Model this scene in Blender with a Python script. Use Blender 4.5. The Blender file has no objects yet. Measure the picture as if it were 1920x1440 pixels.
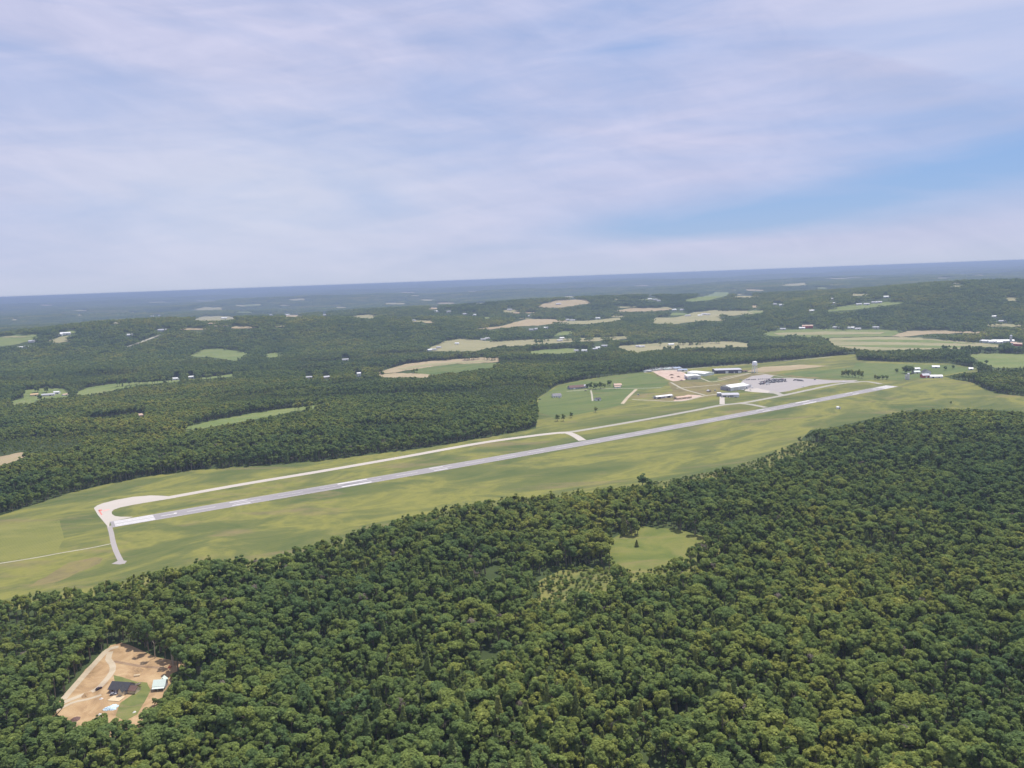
import bpy, math, random
import numpy as np
from mathutils import Matrix, Vector
from mathutils.geometry import delaunay_2d_cdt

random.seed(7)
RNG = np.random.default_rng(11)
SC = bpy.context.scene
COL = SC.collection
R = math.radians

# ------------------------------------------------------------------ camera model (1920 x 1440 photograph, metres on the ground)
H = 290.0
F = 1443.0
ROLL = math.atan((562 - 492) / 1920)
PITCH = math.atan((720 - 522) * math.cos(ROLL) / F)
cR, sR, cP, sP = math.cos(ROLL), math.sin(ROLL), math.cos(PITCH), math.sin(PITCH)


def rays(px, py):
    x = (np.asarray(px, float) - 960) / F
    y = -(np.asarray(py, float) - 720) / F
    xl = x * cR + y * sR
    yl = -x * sR + y * cR
    return np.stack([xl, cP + yl * sP, -sP + yl * cP], -1)


def project(P):
    """world points -> photograph pixels"""
    P = np.asarray(P, float) - np.array([0, 0, H])
    X, Y, Z = P[..., 0], P[..., 1], P[..., 2]
    d = Y * cP - Z * sP
    yl = (Y * sP + Z * cP) / d
    xl = X / d
    x = xl * cR - yl * sR
    y = xl * sR + yl * cR
    return 960 + x * F, 720 - y * F, d


def flat(px, py):
    r = rays(px, py)
    return r[..., :2] * (-H / r[..., 2:3])


# ------------------------------------------------------------------ terrain
def hash2(ix, iy, seed):
    h = (ix.astype(np.int64) * 374761393 + iy.astype(np.int64) * 668265263 + seed * 974634211) & 0x7fffffff
    h = ((h ^ (h >> 13)) * 1274126177) & 0x7fffffff
    return ((h ^ (h >> 16)) & 0xffff) / 65535.0


def vnoise(x, y, seed):
    ix, iy = np.floor(x), np.floor(y)
    fx, fy = x - ix, y - iy
    fx = fx * fx * fx * (fx * (fx * 6 - 15) + 10)
    fy = fy * fy * fy * (fy * (fy * 6 - 15) + 10)
    a, b = hash2(ix, iy, seed), hash2(ix + 1, iy, seed)
    c, d = hash2(ix, iy + 1, seed), hash2(ix + 1, iy + 1, seed)
    return (a + (b - a) * fx) * (1 - fy) + (c + (d - c) * fx) * fy


def sstep(a, b, x):
    t = np.clip((x - a) / (b - a), 0, 1)
    return t * t * (3 - 2 * t)


RW_A = flat(208, 983)
RW_B = flat(1672, 723.5)
RW_L = float(np.linalg.norm(RW_B - RW_A))
RW_U = (RW_B - RW_A) / RW_L
RW_N = np.array([-RW_U[1], RW_U[0]])


def gauss(x, y, c, sx, sy, rot=0.0):
    dx, dy = x - c[0], y - c[1]
    cr, sr = math.cos(rot), math.sin(rot)
    u, v = dx * cr + dy * sr, -dx * sr + dy * cr
    return np.exp(-(u / sx) ** 2 - (v / sy) ** 2)


HILLS = [  # centre pixel (taken on the level plain), radii, height, turn
    ((560, 640), 1300, 520, 95, 0.10),
    ((215, 655), 900, 420, 48, 0.2),
    ((1830, 585), 1150, 800, 150, 0.0),
    ((1650, 605), 900, 420, 40, 0.1),
    ((1050, 600), 1500, 420, 62, 0.0),
    ((760, 600), 1600, 600, 55, 0.0),
    ((1230, 594), 1400, 600, 50, 0.0),
]
HC = [(flat(*h[0]), h[1], h[2], h[3], h[4]) for h in HILLS]


def terrain(x, y):
    x = np.asarray(x, float)
    y = np.asarray(y, float)
    r = np.hypot(x, y)
    s = (x - RW_A[0]) * RW_U[0] + (y - RW_A[1]) * RW_U[1]
    n = (x - RW_A[0]) * RW_N[0] + (y - RW_A[1]) * RW_N[1]
    sc = np.clip(s, -300, RW_L + 250)
    dist = np.hypot(s - sc, np.where(n > 0, n * 0.85, n * 0.8))
    w = sstep(520, 1500, dist) * sstep(900, 1500, r)
    z = (vnoise(x / 3100, y / 2600, 1) - 0.45) * 85 + (vnoise(x / 1150, y / 950, 2) - 0.5) * 52 + (vnoise(x / 420, y / 420, 3) - 0.5) * 9
    z = z * w * (0.45 + np.minimum(r / 13000, 0.75))
    for c, sx, sy, hh, rot in HC:
        z = z + hh * w * gauss(x, y, c, sx, sy, rot)
    ramp = np.clip((r - 6500) / 39000, 0, 1)
    z = z + 205 * ramp ** 1.25 * (0.97 + 0.06 * vnoise(x / 5200, y / 5200, 9))
    z = z + sstep(7000, 12000, r) * (1 - sstep(30000, 42000, r)) * ((vnoise(x / 4200, y / 1500, 12) - 0.5) * 62 + (vnoise(x / 1700, y / 800, 13) - 0.5) * 24)
    z = np.where(r > 15000, np.minimum(z, H - 62), z)
    sn = np.clip(s / RW_L, 0, 1)
    z = z - 4.6 * np.sin(np.pi * sn) * np.exp(-(n / 420) ** 2)
    return z


TS = np.concatenate([np.arange(250, 4000, 8.0), np.geomspace(4000, 60000, 1400)])


def ground(px, py):
    """pixels -> points where the line of sight meets the ground"""
    px = np.atleast_1d(np.asarray(px, float))
    py = np.atleast_1d(np.asarray(py, float))
    out = np.zeros((len(px), 3))
    for i in range(len(px)):
        d = rays(px[i], py[i])
        d = d / math.hypot(d[0], d[1])
        zr = H + TS * d[2]
        zt = terrain(TS * d[0], TS * d[1])
        k = np.nonzero(zr < zt)[0]
        if len(k) == 0:
            t = TS[-1] * 0.7
        elif k[0] == 0:
            t = TS[0]
        else:
            j = k[0]
            a, b = zr[j - 1] - zt[j - 1], zr[j] - zt[j]
            t = TS[j - 1] + (TS[j] - TS[j - 1]) * a / (a - b)
        out[i] = (t * d[0], t * d[1], float(terrain(t * d[0], t * d[1])))
    return out


# ------------------------------------------------------------------ properties and mesh helpers
def tag(o, label=None, cat=None, group=None, kind=None):
    if label:
        o['label'] = label
    if cat:
        o['category'] = cat
    if group:
        o['group'] = group
    if kind:
        o['kind'] = kind
    return o


def link_mesh(name, me, parent=None):
    o = bpy.data.objects.new(name, me)
    COL.objects.link(o)
    if parent:
        o.parent = parent
    return o


def empty(name, loc, rz=0.0):
    o = bpy.data.objects.new(name, None)
    o.empty_display_size = 2
    o.location = loc
    o.rotation_euler = (0, 0, rz)
    COL.objects.link(o)
    return o


class MB:
    def __init__(self):
        self.v, self.f, self.m = [], [], []

    def poly(self, pts, m=0):
        b = len(self.v)
        self.v += [tuple(p) for p in pts]
        self.f.append(tuple(range(b, b + len(pts))))
        self.m.append(m)

    def raw(self, v, f, m=0):
        b = len(self.v)
        self.v += [tuple(p) for p in v]
        for q in f:
            self.f.append(tuple(i + b for i in q))
            self.m.append(m)

    def box(self, x0, x1, y0, y1, z0, z1, m=0):
        v = [(x0, y0, z0), (x1, y0, z0), (x1, y1, z0), (x0, y1, z0), (x0, y0, z1), (x1, y0, z1), (x1, y1, z1), (x0, y1, z1)]
        self.raw(v, [(0, 3, 2, 1), (4, 5, 6, 7), (0, 1, 5, 4), (1, 2, 6, 5), (2, 3, 7, 6), (3, 0, 4, 7)], m)

    def hexa(self, lo, hi, m=0):
        self.raw(list(lo) + list(hi), [(0, 3, 2, 1), (4, 5, 6, 7), (0, 1, 5, 4), (1, 2, 6, 5), (2, 3, 7, 6), (3, 0, 4, 7)], m)

    def tube(self, p, q, r0, r1=None, n=8, m=0, caps=True):
        r1 = r0 if r1 is None else r1
        p, q = Vector(p), Vector(q)
        d = (q - p).normalized()
        a = d.orthogonal().normalized()
        b = d.cross(a)
        v = []
        for (c, r) in ((p, r0), (q, r1)):
            for k in range(n):
                t = 2 * math.pi * k / n
                v.append(c + (a * math.cos(t) + b * math.sin(t)) * r)
        f = [(k, (k + 1) % n, n + (k + 1) % n, n + k) for k in range(n)]
        if caps:
            f += [tuple(reversed(range(n))), tuple(range(n, 2 * n))]
        self.raw(v, f, m)

    def lathe(self, prof, n=16, m=0, cx=0, cy=0):
        v = []
        for (r, z) in prof:
            for k in range(n):
                t = 2 * math.pi * k / n
                v.append((cx + r * math.cos(t), cy + r * math.sin(t), z))
        f = []
        for j in range(len(prof) - 1):
            for k in range(n):
                f.append((j * n + k, j * n + (k + 1) % n, (j + 1) * n + (k + 1) % n, (j + 1) * n + k))
        self.raw(v, f, m)

    def build(self, name, mats, parent=None):
        me = bpy.data.meshes.new(name)
        me.from_pydata(self.v, [], self.f)
        if not isinstance(mats, (list, tuple)):
            mats = [mats]
        for mt in mats:
            me.materials.append(mt)
        me.polygons.foreach_set('material_index', self.m)
        me.update()
        return link_mesh(name, me, parent)


# ------------------------------------------------------------------ materials
MATS = {}


class NT:
    """short-hand for wiring nodes"""

    def __init__(self, tree):
        self.t = tree
        tree.nodes.clear()

    def n(self, typ, **kw):
        nd = self.t.nodes.new(typ)
        for k, v in kw.items():
            if k.startswith('i_'):
                nd.inputs[k[2:].replace('_', ' ')].default_value = v
            else:
                setattr(nd, k, v)
        return nd

    def l(self, a, b):
        self.t.links.new(a, b)

    def math(self, op, a, b=None, clamp=False):
        nd = self.t.nodes.new('ShaderNodeMath')
        nd.operation = op
        nd.use_clamp = clamp
        for i, x in enumerate((a, b)):
            if x is None:
                continue
            if isinstance(x, (int, float)):
                nd.inputs[i].default_value = x
            else:
                self.l(x, nd.inputs[i])
        return nd.outputs[0]

    def mix(self, f, a, b):
        nd = self.t.nodes.new('ShaderNodeMix')
        nd.data_type = 'RGBA'
        for s, x in ((nd.inputs[0], f), (nd.inputs[6], a), (nd.inputs[7], b)):
            if isinstance(x, (int, float)):
                s.default_value = x
            elif isinstance(x, tuple):
                s.default_value = x if len(x) == 4 else x + (1,)
            else:
                self.l(x, s)
        return nd.outputs[2]

    def noise(self, vec, scale, detail=3, rough=0.55, dist=0.0):
        nd = self.t.nodes.new('ShaderNodeTexNoise')
        nd.inputs['Scale'].default_value = scale
        nd.inputs['Detail'].default_value = detail
        nd.inputs['Roughness'].default_value = rough
        nd.inputs['Distortion'].default_value = dist
        if vec is not None:
            self.l(vec, nd.inputs['Vector'])
        return nd.outputs['Fac']

    def ramp(self, fac, stops, interp='LINEAR'):
        nd = self.t.nodes.new('ShaderNodeValToRGB')
        cr = nd.color_ramp
        cr.interpolation = interp
        while len(cr.elements) > 1:
            cr.elements.remove(cr.elements[-1])
        for i, (p, c) in enumerate(stops):
            e = cr.elements[0] if i == 0 else cr.elements.new(p)
            e.position = p
            e.color = c + (1,) if len(c) == 3 else c
        self.l(fac, nd.inputs[0])
        return nd.outputs[0]

    def mapping(self, vec, rot=(0, 0, 0), scale=(1, 1, 1)):
        nd = self.t.nodes.new('ShaderNodeMapping')      # turn first, then stretch
        nd.inputs['Rotation'].default_value = rot
        self.l(vec, nd.inputs['Vector'])
        n2 = self.t.nodes.new('ShaderNodeMapping')
        n2.inputs['Scale'].default_value = scale
        self.l(nd.outputs[0], n2.inputs['Vector'])
        return n2.outputs[0]


def new_mat(name):
    m = bpy.data.materials.new(name)
    m.use_nodes = True
    MATS[name] = m
    return m, NT(m.node_tree)


def finish(nt, color, rough=0.9, spec=0.2, bump=None, bump_d=0.2, metallic=0.0):
    b = nt.n('ShaderNodeBsdfPrincipled')
    b.inputs['Roughness'].default_value = rough
    b.inputs['Specular IOR Level'].default_value = spec
    b.inputs['Metallic'].default_value = metallic
    if isinstance(color, tuple):
        b.inputs['Base Color'].default_value = color + (1,)
    else:
        nt.l(color, b.inputs['Base Color'])
    if bump is not None:
        bp = nt.n('ShaderNodeBump')
        bp.inputs['Strength'].default_value = 0.6
        bp.inputs['Distance'].default_value = bump_d
        nt.l(bump, bp.inputs['Height'])
        nt.l(bp.outputs[0], b.inputs['Normal'])
    o = nt.n('ShaderNodeOutputMaterial')
    nt.l(b.outputs[0], o.inputs['Surface'])


def simple(name, c, rough=0.7, spec=0.3, var=0.12, scale=0.6, metallic=0.0):
    m, nt = new_mat(name)
    tc = nt.n('ShaderNodeTexCoord')
    nz = nt.noise(tc.outputs['Object'], scale, 4)
    col = nt.ramp(nz, [(0.25, tuple(max(0, x * (1 - var)) for x in c)), (0.75, tuple(min(1, x * (1 + var)) for x in c))])
    finish(nt, col, rough, spec, metallic=metallic)
    return m


RWANG = math.atan2(RW_U[1], RW_U[0])


def grass_mat(name, dark, mid, light, tan, stretch=True, scale=1.0, stripes=0.0, sdir=0.0, swid=30.0):
    dark, mid, light, tan = [tuple(x * 0.90 for x in c) for c in (dark, mid, light, tan)]
    m, nt = new_mat(name)
    tc = nt.n('ShaderNodeTexCoord').outputs['Object']
    v = nt.mapping(tc, (0, 0, -RWANG), (0.0035 * scale, 0.013 * scale, 1) if stretch else (0.008 * scale, 0.008 * scale, 1))
    n1 = nt.noise(v, 1.0, 6, 0.62, 0.6)
    col = nt.ramp(n1, [(0.34, dark), (0.47, mid), (0.56, light), (0.66, mid), (0.74, dark)])
    v2 = nt.mapping(tc, (0, 0, 0.5 - RWANG), (0.006 * scale, 0.02 * scale, 1))
    n2 = nt.noise(v2, 1.0, 4, 0.6, 0.8)
    f2 = nt.math('MULTIPLY', nt.math('SUBTRACT', n2, 0.55, clamp=True), 4.5, clamp=True)
    col = nt.mix(f2, col, tan)
    v3 = nt.mapping(tc, (0, 0, 0.2), (0.05, 0.05, 1))
    n3 = nt.noise(v3, 1.0, 5, 0.7)
    f3 = nt.math('MULTIPLY', nt.math('SUBTRACT', n3, 0.5, clamp=True), 2.2, clamp=True)
    col = nt.mix(f3, col, dark)
    if stripes:
        v4 = nt.mapping(tc, (0, 0, sdir), (1 / swid, 0, 0))
        w = nt.n('ShaderNodeTexWave')
        w.inputs['Scale'].default_value = 1.0
        w.inputs['Distortion'].default_value = 1.5
        nt.l(v4, w.inputs['Vector'])
        col = nt.mix(nt.math('MULTIPLY', w.outputs['Fac'], stripes), col, tan)
    finish(nt, col, 0.95, 0.05)
    return m


G_air = grass_mat('airfield_turf', (0.092, 0.128, 0.044), (0.150, 0.168, 0.056), (0.250, 0.245, 0.066), (0.25, 0.20, 0.105), True, 1.0, 0.10, math.pi / 2 - RWANG, 21)
G_mead = grass_mat('meadow_turf', (0.105, 0.150, 0.050), (0.135, 0.175, 0.060), (0.165, 0.195, 0.068), (0.19, 0.18, 0.08))
G_clear = grass_mat('clearing_turf', (0.12, 0.155, 0.045), (0.175, 0.195, 0.055), (0.215, 0.215, 0.066), (0.235, 0.205, 0.09), False, 2.2)
G_mown = grass_mat('mown_turf', (0.11, 0.145, 0.042), (0.165, 0.185, 0.055), (0.21, 0.215, 0.062), (0.27, 0.255, 0.085), True, 1.0, 0.75, 0.28, 14)
G_dry = grass_mat('dry_turf', (0.15, 0.145, 0.06), (0.22, 0.185, 0.09), (0.25, 0.215, 0.085), (0.27, 0.19, 0.11), False, 3)
G_lawn = grass_mat('lawn_turf', (0.13, 0.16, 0.055), (0.18, 0.20, 0.068), (0.22, 0.22, 0.078), (0.29, 0.22, 0.12), False, 7)
G_far = grass_mat('pasture_turf', (0.13, 0.18, 0.06), (0.18, 0.225, 0.075), (0.22, 0.25, 0.09), (0.28, 0.25, 0.13), False, 0.6)
G_pale = grass_mat('hay_turf', (0.22, 0.235, 0.11), (0.29, 0.285, 0.14), (0.34, 0.32, 0.17), (0.40, 0.33, 0.20), False, 0.5, 0.55, 1.5, 120)
G_tan = grass_mat('tilled_soil', (0.33, 0.26, 0.16), (0.40, 0.31, 0.20), (0.45, 0.36, 0.23), (0.36, 0.32, 0.16), False, 0.6, 0.35, 1.4, 60)
G_scrub = grass_mat('scrub_turf', (0.11, 0.14, 0.045), (0.17, 0.185, 0.058), (0.24, 0.23, 0.075), (0.26, 0.21, 0.10), False, 3)


def dirt_mat(name, a, b, c, sc=1.0):
    a, b, c = [tuple(x * 0.90 for x in q) for q in (a, b, c)]
    m, nt = new_mat(name)
    tc = nt.n('ShaderNodeTexCoord').outputs['Object']
    n1 = nt.noise(tc, 0.05 * sc, 6, 0.65, 0.7)
    col = nt.ramp(n1, [(0.3, a), (0.5, b), (0.68, c)])
    n2 = nt.noise(tc, 0.9 * sc, 4, 0.7)
    col = nt.mix(nt.math('MULTIPLY', n2, 0.3), col, a)
    finish(nt, col, 0.95, 0.05, n1, 1.5)
    return m


D_site = dirt_mat('bare_dirt', (0.25, 0.165, 0.09), (0.47, 0.315, 0.17), (0.60, 0.435, 0.25))
D_yard = dirt_mat('pink_gravel', (0.45, 0.33, 0.26), (0.60, 0.45, 0.36), (0.66, 0.54, 0.44))
D_track = dirt_mat('track_gravel', (0.40, 0.32, 0.23), (0.54, 0.45, 0.32), (0.62, 0.53, 0.39))
D_road = dirt_mat('pale_gravel', (0.38, 0.35, 0.27), (0.46, 0.43, 0.33), (0.52, 0.49, 0.38))


D_rut = dirt_mat('dark_ruts', (0.20, 0.13, 0.08), (0.32, 0.22, 0.14), (0.42, 0.31, 0.20))


def pave_mat(name, base, warm, sc=0.02):
    base, warm = [tuple(x * 0.99 for x in q) for q in (base, warm)]
    m, nt = new_mat(name)
    tc = nt.n('ShaderNodeTexCoord').outputs['Object']
    v = nt.mapping(tc, (0, 0, -RWANG), (sc * 0.35, sc * 3, 1))
    n1 = nt.noise(v, 1.0, 6, 0.65)
    col = nt.mix(n1, base, warm)
    n2 = nt.noise(tc, 0.35, 4, 0.7)
    col = nt.mix(nt.math('MULTIPLY', n2, 0.25), col, tuple(x * 0.75 for x in base))
    finish(nt, col, 0.85, 0.25)
    return m


P_run = pave_mat('worn_asphalt', (0.275, 0.258, 0.262), (0.345, 0.318, 0.305))
P_taxi = pave_mat('pale_concrete', (0.455, 0.405, 0.35), (0.55, 0.50, 0.435))
P_taxi2 = pave_mat('grey_taxiway_asphalt', (0.33, 0.31, 0.27), (0.42, 0.39, 0.32))
P_apron = pave_mat('apron_asphalt', (0.34, 0.305, 0.29), (0.40, 0.365, 0.34))
PAINT = simple('white_line_paint', (0.66, 0.635, 0.61), 0.7, 0.2, 0.12, 0.3)
REDPAINT = simple('faded_red_paint', (0.62, 0.21, 0.17), 0.7, 0.2, 0.15, 0.6)
PINKPAINT = simple('faded_pink_paint', (0.62, 0.38, 0.32), 0.7, 0.2, 0.15, 0.6)
YELPAINT = simple('yellow_line_paint', (0.62, 0.45, 0.10), 0.7, 0.2, 0.1, 0.6)

W_white = simple('white_metal_siding', (0.78, 0.78, 0.76), 0.45, 0.4, 0.06)
W_off = simple('offwhite_siding', (0.66, 0.64, 0.60), 0.6, 0.3, 0.08)
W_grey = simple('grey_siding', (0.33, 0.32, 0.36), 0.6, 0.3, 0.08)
W_dark = simple('dark_siding', (0.10, 0.09, 0.12), 0.6, 0.3, 0.12)
W_tan = simple('tan_siding', (0.50, 0.41, 0.27), 0.7, 0.2, 0.08)
W_cream = simple('cream_board', (0.66, 0.56, 0.40), 0.75, 0.2, 0.08)
W_red = simple('red_barn_board', (0.45, 0.08, 0.06), 0.75, 0.2, 0.12)
RF_white = simple('white_metal_roof', (0.80, 0.79, 0.77), 0.45, 0.35, 0.05)
RF_grey = simple('grey_shingle', (0.26, 0.25, 0.25), 0.8, 0.2, 0.12)
RF_lt = simple('light_grey_roof', (0.48, 0.47, 0.50), 0.6, 0.3, 0.08)
RF_dark = simple('charcoal_shingle', (0.065, 0.065, 0.072), 0.75, 0.3, 0.2, 1.2)
RF_brown = simple('brown_shingle', (0.17, 0.105, 0.085), 0.8, 0.2, 0.15)
RF_mint = simple('mint_metal_roof', (0.64, 0.72, 0.63), 0.5, 0.35, 0.05)
RF_salmon = simple('salmon_roof', (0.56, 0.40, 0.30), 0.7, 0.2, 0.1)
RF_orange = simple('orange_roof', (0.60, 0.42, 0.24), 0.7, 0.2, 0.1)
GLASS = simple('dark_glass', (0.04, 0.05, 0.06), 0.15, 0.6, 0.1)
DOOR = simple('dark_door', (0.05, 0.05, 0.06), 0.6, 0.3, 0.1)
STEEL = simple('white_tank_paint', (0.88, 0.88, 0.88), 0.4, 0.4, 0.04)
LUMBER = simple('pale_lumber', (0.60, 0.48, 0.31), 0.8, 0.2, 0.12, 2)
TARP = simple('pale_blue_tarp', (0.55, 0.68, 0.74), 0.5, 0.4, 0.25, 1.5)
BRUSHW = simple('cut_brushwood', (0.16, 0.10, 0.085), 0.9, 0.1, 0.35, 1.5)
RUBBER = simple('tyre_rubber', (0.02, 0.02, 0.02), 0.8, 0.2, 0.1)
PALEG = simple('pale_green_paint', (0.66, 0.74, 0.69), 0.5, 0.4, 0.12, 0.4)
BLUEG = simple('blue_grey_roof', (0.30, 0.36, 0.46), 0.5, 0.4, 0.1)
SOILP = simple('dark_soil', (0.17, 0.11, 0.08), 0.95, 0.05, 0.3, 0.7)
CARP = {
    'dark': simple('dark_car_paint', (0.045, 0.042, 0.05), 0.25, 0.5, 0.1),
    'purple': simple('dark_plum_car_paint', (0.05, 0.02, 0.03), 0.25, 0.5, 0.1),
    'white': simple('white_car_paint', (0.78, 0.78, 0.78), 0.3, 0.5, 0.03),
    'silver': simple('silver_car_paint', (0.36, 0.36, 0.38), 0.3, 0.5, 0.05),
    'red': simple('red_car_paint', (0.35, 0.04, 0.03), 0.3, 0.5, 0.1),
}


# forest floor and land seen from far
def ground_mat():
    m, nt = new_mat('forest_ground')
    tc = nt.n('ShaderNodeTexCoord').outputs['Object']
    n1 = nt.noise(tc, 0.02, 6, 0.65)
    col = nt.ramp(n1, [(0.3, (0.045, 0.064, 0.026)), (0.55, (0.065, 0.088, 0.034)), (0.75, (0.088, 0.100, 0.042))])
    n2 = nt.noise(tc, 0.0011, 5, 0.6)
    col = nt.mix(nt.math('MULTIPLY', nt.math('SUBTRACT', n2, 0.5, clamp=True), 2.0, clamp=True), col, (0.095, 0.115, 0.05))
    finish(nt, col, 0.95, 0.05, n1, 3)
    return m


G_land = ground_mat()


def leaf_mat(name, stops, trans=0.3):
    m, nt = new_mat(name)
    oi = nt.n('ShaderNodeObjectInfo')
    n1 = nt.noise(oi.outputs['Location'], 0.0075, 3, 0.6)
    n1b = nt.noise(oi.outputs['Location'], 0.0016, 3, 0.6)
    n1 = nt.math('ADD', nt.math('MULTIPLY', nt.math('SUBTRACT', n1, 0.5), 1.2), nt.math('MULTIPLY', nt.math('SUBTRACT', n1b, 0.5), 2.3))
    t = nt.math('ADD', nt.math('MULTIPLY', oi.outputs['Random'], 0.6), nt.math('ADD', n1, 0.15), clamp=True)
    col = nt.ramp(t, stops)
    tc = nt.n('ShaderNodeTexCoord').outputs['Object']
    n2 = nt.noise(tc, 0.5, 3, 0.65)
    geo = nt.n('ShaderNodeNewGeometry')
    rnd = nt.math('ADD', nt.math('MULTIPLY', geo.outputs['Random Per Island'], 0.7), 0.68)
    hs = nt.n('ShaderNodeHueSaturation')
    nt.l(nt.math('MULTIPLY', nt.math('ADD', nt.math('MULTIPLY', n2, 1.1), 0.48), rnd), hs.inputs['Value'])
    nt.l(col, hs.inputs['Color'])
    d = nt.n('ShaderNodeBsdfDiffuse')
    nt.l(hs.outputs[0], d.inputs['Color'])
    tr = nt.n('ShaderNodeBsdfTranslucent')
    nt.l(nt.mix(0.5, hs.outputs[0], (0.22, 0.30, 0.07)), tr.inputs['Color'])
    ms = nt.n('ShaderNodeMixShader')
    ms.inputs[0].default_value = trans
    nt.l(d.outputs[0], ms.inputs[1])
    nt.l(tr.outputs[0], ms.inputs[2])
    o = nt.n('ShaderNodeOutputMaterial')
    nt.l(ms.outputs[0], o.inputs['Surface'])
    return m


LEAF = leaf_mat('broadleaf_foliage', [(0.0, (0.132, 0.200, 0.079)), (0.3, (0.193, 0.259, 0.083)), (0.6, (0.252, 0.305, 0.085)), (0.85, (0.325, 0.343, 0.087)), (1.0, (0.403, 0.389, 0.094))], 0.5)
NEEDLE = leaf_mat('conifer_foliage', [(0.0, (0.190, 0.248, 0.094)), (0.6, (0.291, 0.324, 0.104)), (1.0, (0.403, 0.367, 0.114))], 0.5)
DEADF = leaf_mat('bare_twigs', [(0.0, (0.13, 0.105, 0.09)), (1.0, (0.20, 0.17, 0.14))], 0.1)
BARK = simple('grey_bark', (0.20, 0.17, 0.13), 0.9, 0.1, 0.25, 1.0)


# ------------------------------------------------------------------ world, sun, camera
EXPO = 0.22
SKYS = 0.12 * 2 ** EXPO
SUN_AZ, SUN_EL = R(38), R(66)
world = bpy.data.worlds.new('World')
SC.world = world
world.use_nodes = True


def build_world():
    nt = NT(world.node_tree)
    sky = nt.n('ShaderNodeTexSky', sky_type='NISHITA', sun_disc=False, sun_elevation=SUN_EL, sun_rotation=SUN_AZ)
    sky.altitude = 800
    sky.air_density = 1.0
    sky.dust_density = 1.2
    sky.ozone_density = 1.5
    tc = nt.n('ShaderNodeTexCoord').outputs['Generated']
    sep = nt.n('ShaderNodeSeparateXYZ')
    nt.l(tc, sep.inputs[0])
    x, y, z = sep.outputs
    az = nt.math('ARCTAN2', x, y)
    el = nt.math('ARCSINE', z)

    def blob(a0, e0, wa, we, tilt=0.0):
        da = nt.math('SUBTRACT', az, a0)
        de = nt.math('SUBTRACT', nt.math('SUBTRACT', el, e0), nt.math('MULTIPLY', da, tilt))
        q = nt.math('ADD', nt.math('POWER', nt.math('ABSOLUTE', nt.math('DIVIDE', da, wa)), 2.0), nt.math('POWER', nt.math('ABSOLUTE', nt.math('DIVIDE', de, we)), 2.0))
        return nt.math('EXPONENT', nt.math('MULTIPLY', q, -1.0))

    v1 = nt.mapping(tc, (R(3), R(-5), 0), (1.8, 1.8, 13.0))
    n1 = nt.noise(v1, 1.3, 5, 0.5, 0.6)
    v2 = nt.mapping(tc, (R(-4), R(8), 0.4), (2.4, 2.4, 20.0))
    n2 = nt.noise(v2, 1.5, 5, 0.5, 0.9)
    v3 = nt.mapping(tc, (0, R(-14), 0), (5.0, 5.0, 14.0))
    n3 = nt.noise(v3, 1.8, 5, 0.6, 0.6)
    gap = nt.math('MULTIPLY', blob(0.52, 0.096, 0.36, 0.038, 0.15), 1.0)
    gap = nt.math('ADD', gap, nt.math('MULTIPLY', blob(0.52, 0.165, 0.30, 0.035, 0.05), 0.34))
    gap = nt.math('ADD', gap, nt.math('MULTIPLY', blob(0.20, 0.055, 0.20, 0.024, 0.05), 0.62))
    gap2 = nt.math('MULTIPLY', blob(0.14, 0.30, 0.16, 0.06, 0.1), 0.34)
    gap3 = nt.math('MULTIPLY', blob(-0.62, 0.22, 0.16, 0.05, 0.0), 0.10)
    low = nt.math('MULTIPLY', blob(0.28, 0.030, 0.22, 0.014, 0.0), 0.6)
    cov = nt.math('ADD', nt.math('MULTIPLY', nt.math('SUBTRACT', n1, 0.5), 1.3), 0.90)
    cov = nt.math('ADD', cov, nt.math('MULTIPLY', nt.math('SUBTRACT', n2, 0.5), 0.42))
    for g in (gap, gap2, gap3):
        cov = nt.math('SUBTRACT', cov, g)
    cov = nt.math('ADD', cov, low, clamp=True)
    # thick cloud is white-lavender, thin parts a bluer lavender; slow drift from cool to warm
    tone = nt.math('ADD', nt.math('MULTIPLY', nt.math('SUBTRACT', n3, 0.5), 1.6), nt.math('ADD', 0.5, nt.math('MULTIPLY', nt.math('SUBTRACT', n2, 0.5), 0.8)), clamp=True)
    ccol = nt.mix(tone, CLOUD_A, CLOUD_B)
    bright = blob(-0.30, 0.10, 0.30, 0.11, 0.0)
    ccol = nt.mix(nt.math('MULTIPLY', bright, 0.6), ccol, CLOUD_C)
    # the edge of a cloud sheet slanting down through the upper right
    ra, rb = rays(1560, 85), rays(1900, 165)
    aza, ela = math.atan2(ra[0], ra[1]), math.asin(ra[2] / np.linalg.norm(ra))
    azb, elb = math.atan2(rb[0], rb[1]), math.asin(rb[2] / np.linalg.norm(rb))
    sl = (elb - ela) / (azb - aza)
    ln = nt.math('SUBTRACT', nt.math('SUBTRACT', el, float(ela)), nt.math('MULTIPLY', nt.math('SUBTRACT', az, float(aza)), float(sl)))
    ln = nt.math('ADD', ln, nt.math('MULTIPLY', nt.math('SUBTRACT', n3, 0.5), 0.012))
    up = nt.math('MULTIPLY', nt.math('ADD', nt.math('DIVIDE', ln, 0.007), 0.5, clamp=True), nt.math('MULTIPLY', nt.math('SUBTRACT', az, float(aza) - 0.10), 6.0, clamp=True))
    dn = nt.math('MULTIPLY', nt.math('SUBTRACT', 1.0, nt.math('DIVIDE', nt.math('ABSOLUTE', nt.math('ADD', ln, 0.03)), 0.045), clamp=True), nt.math('MULTIPLY', nt.math('SUBTRACT', az, float(aza) - 0.10), 6.0, clamp=True))
    ccol = nt.mix(nt.math('MULTIPLY', dn, 0.55), ccol, srgb(184, 191, 220))
    ccol = nt.mix(nt.math('MULTIPLY', up, 0.8), ccol, srgb(204, 210, 238))
    blue = nt.mix(0.80, sky.outputs[0], BLUE)
    final = nt.mix(cov, blue, ccol)
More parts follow.
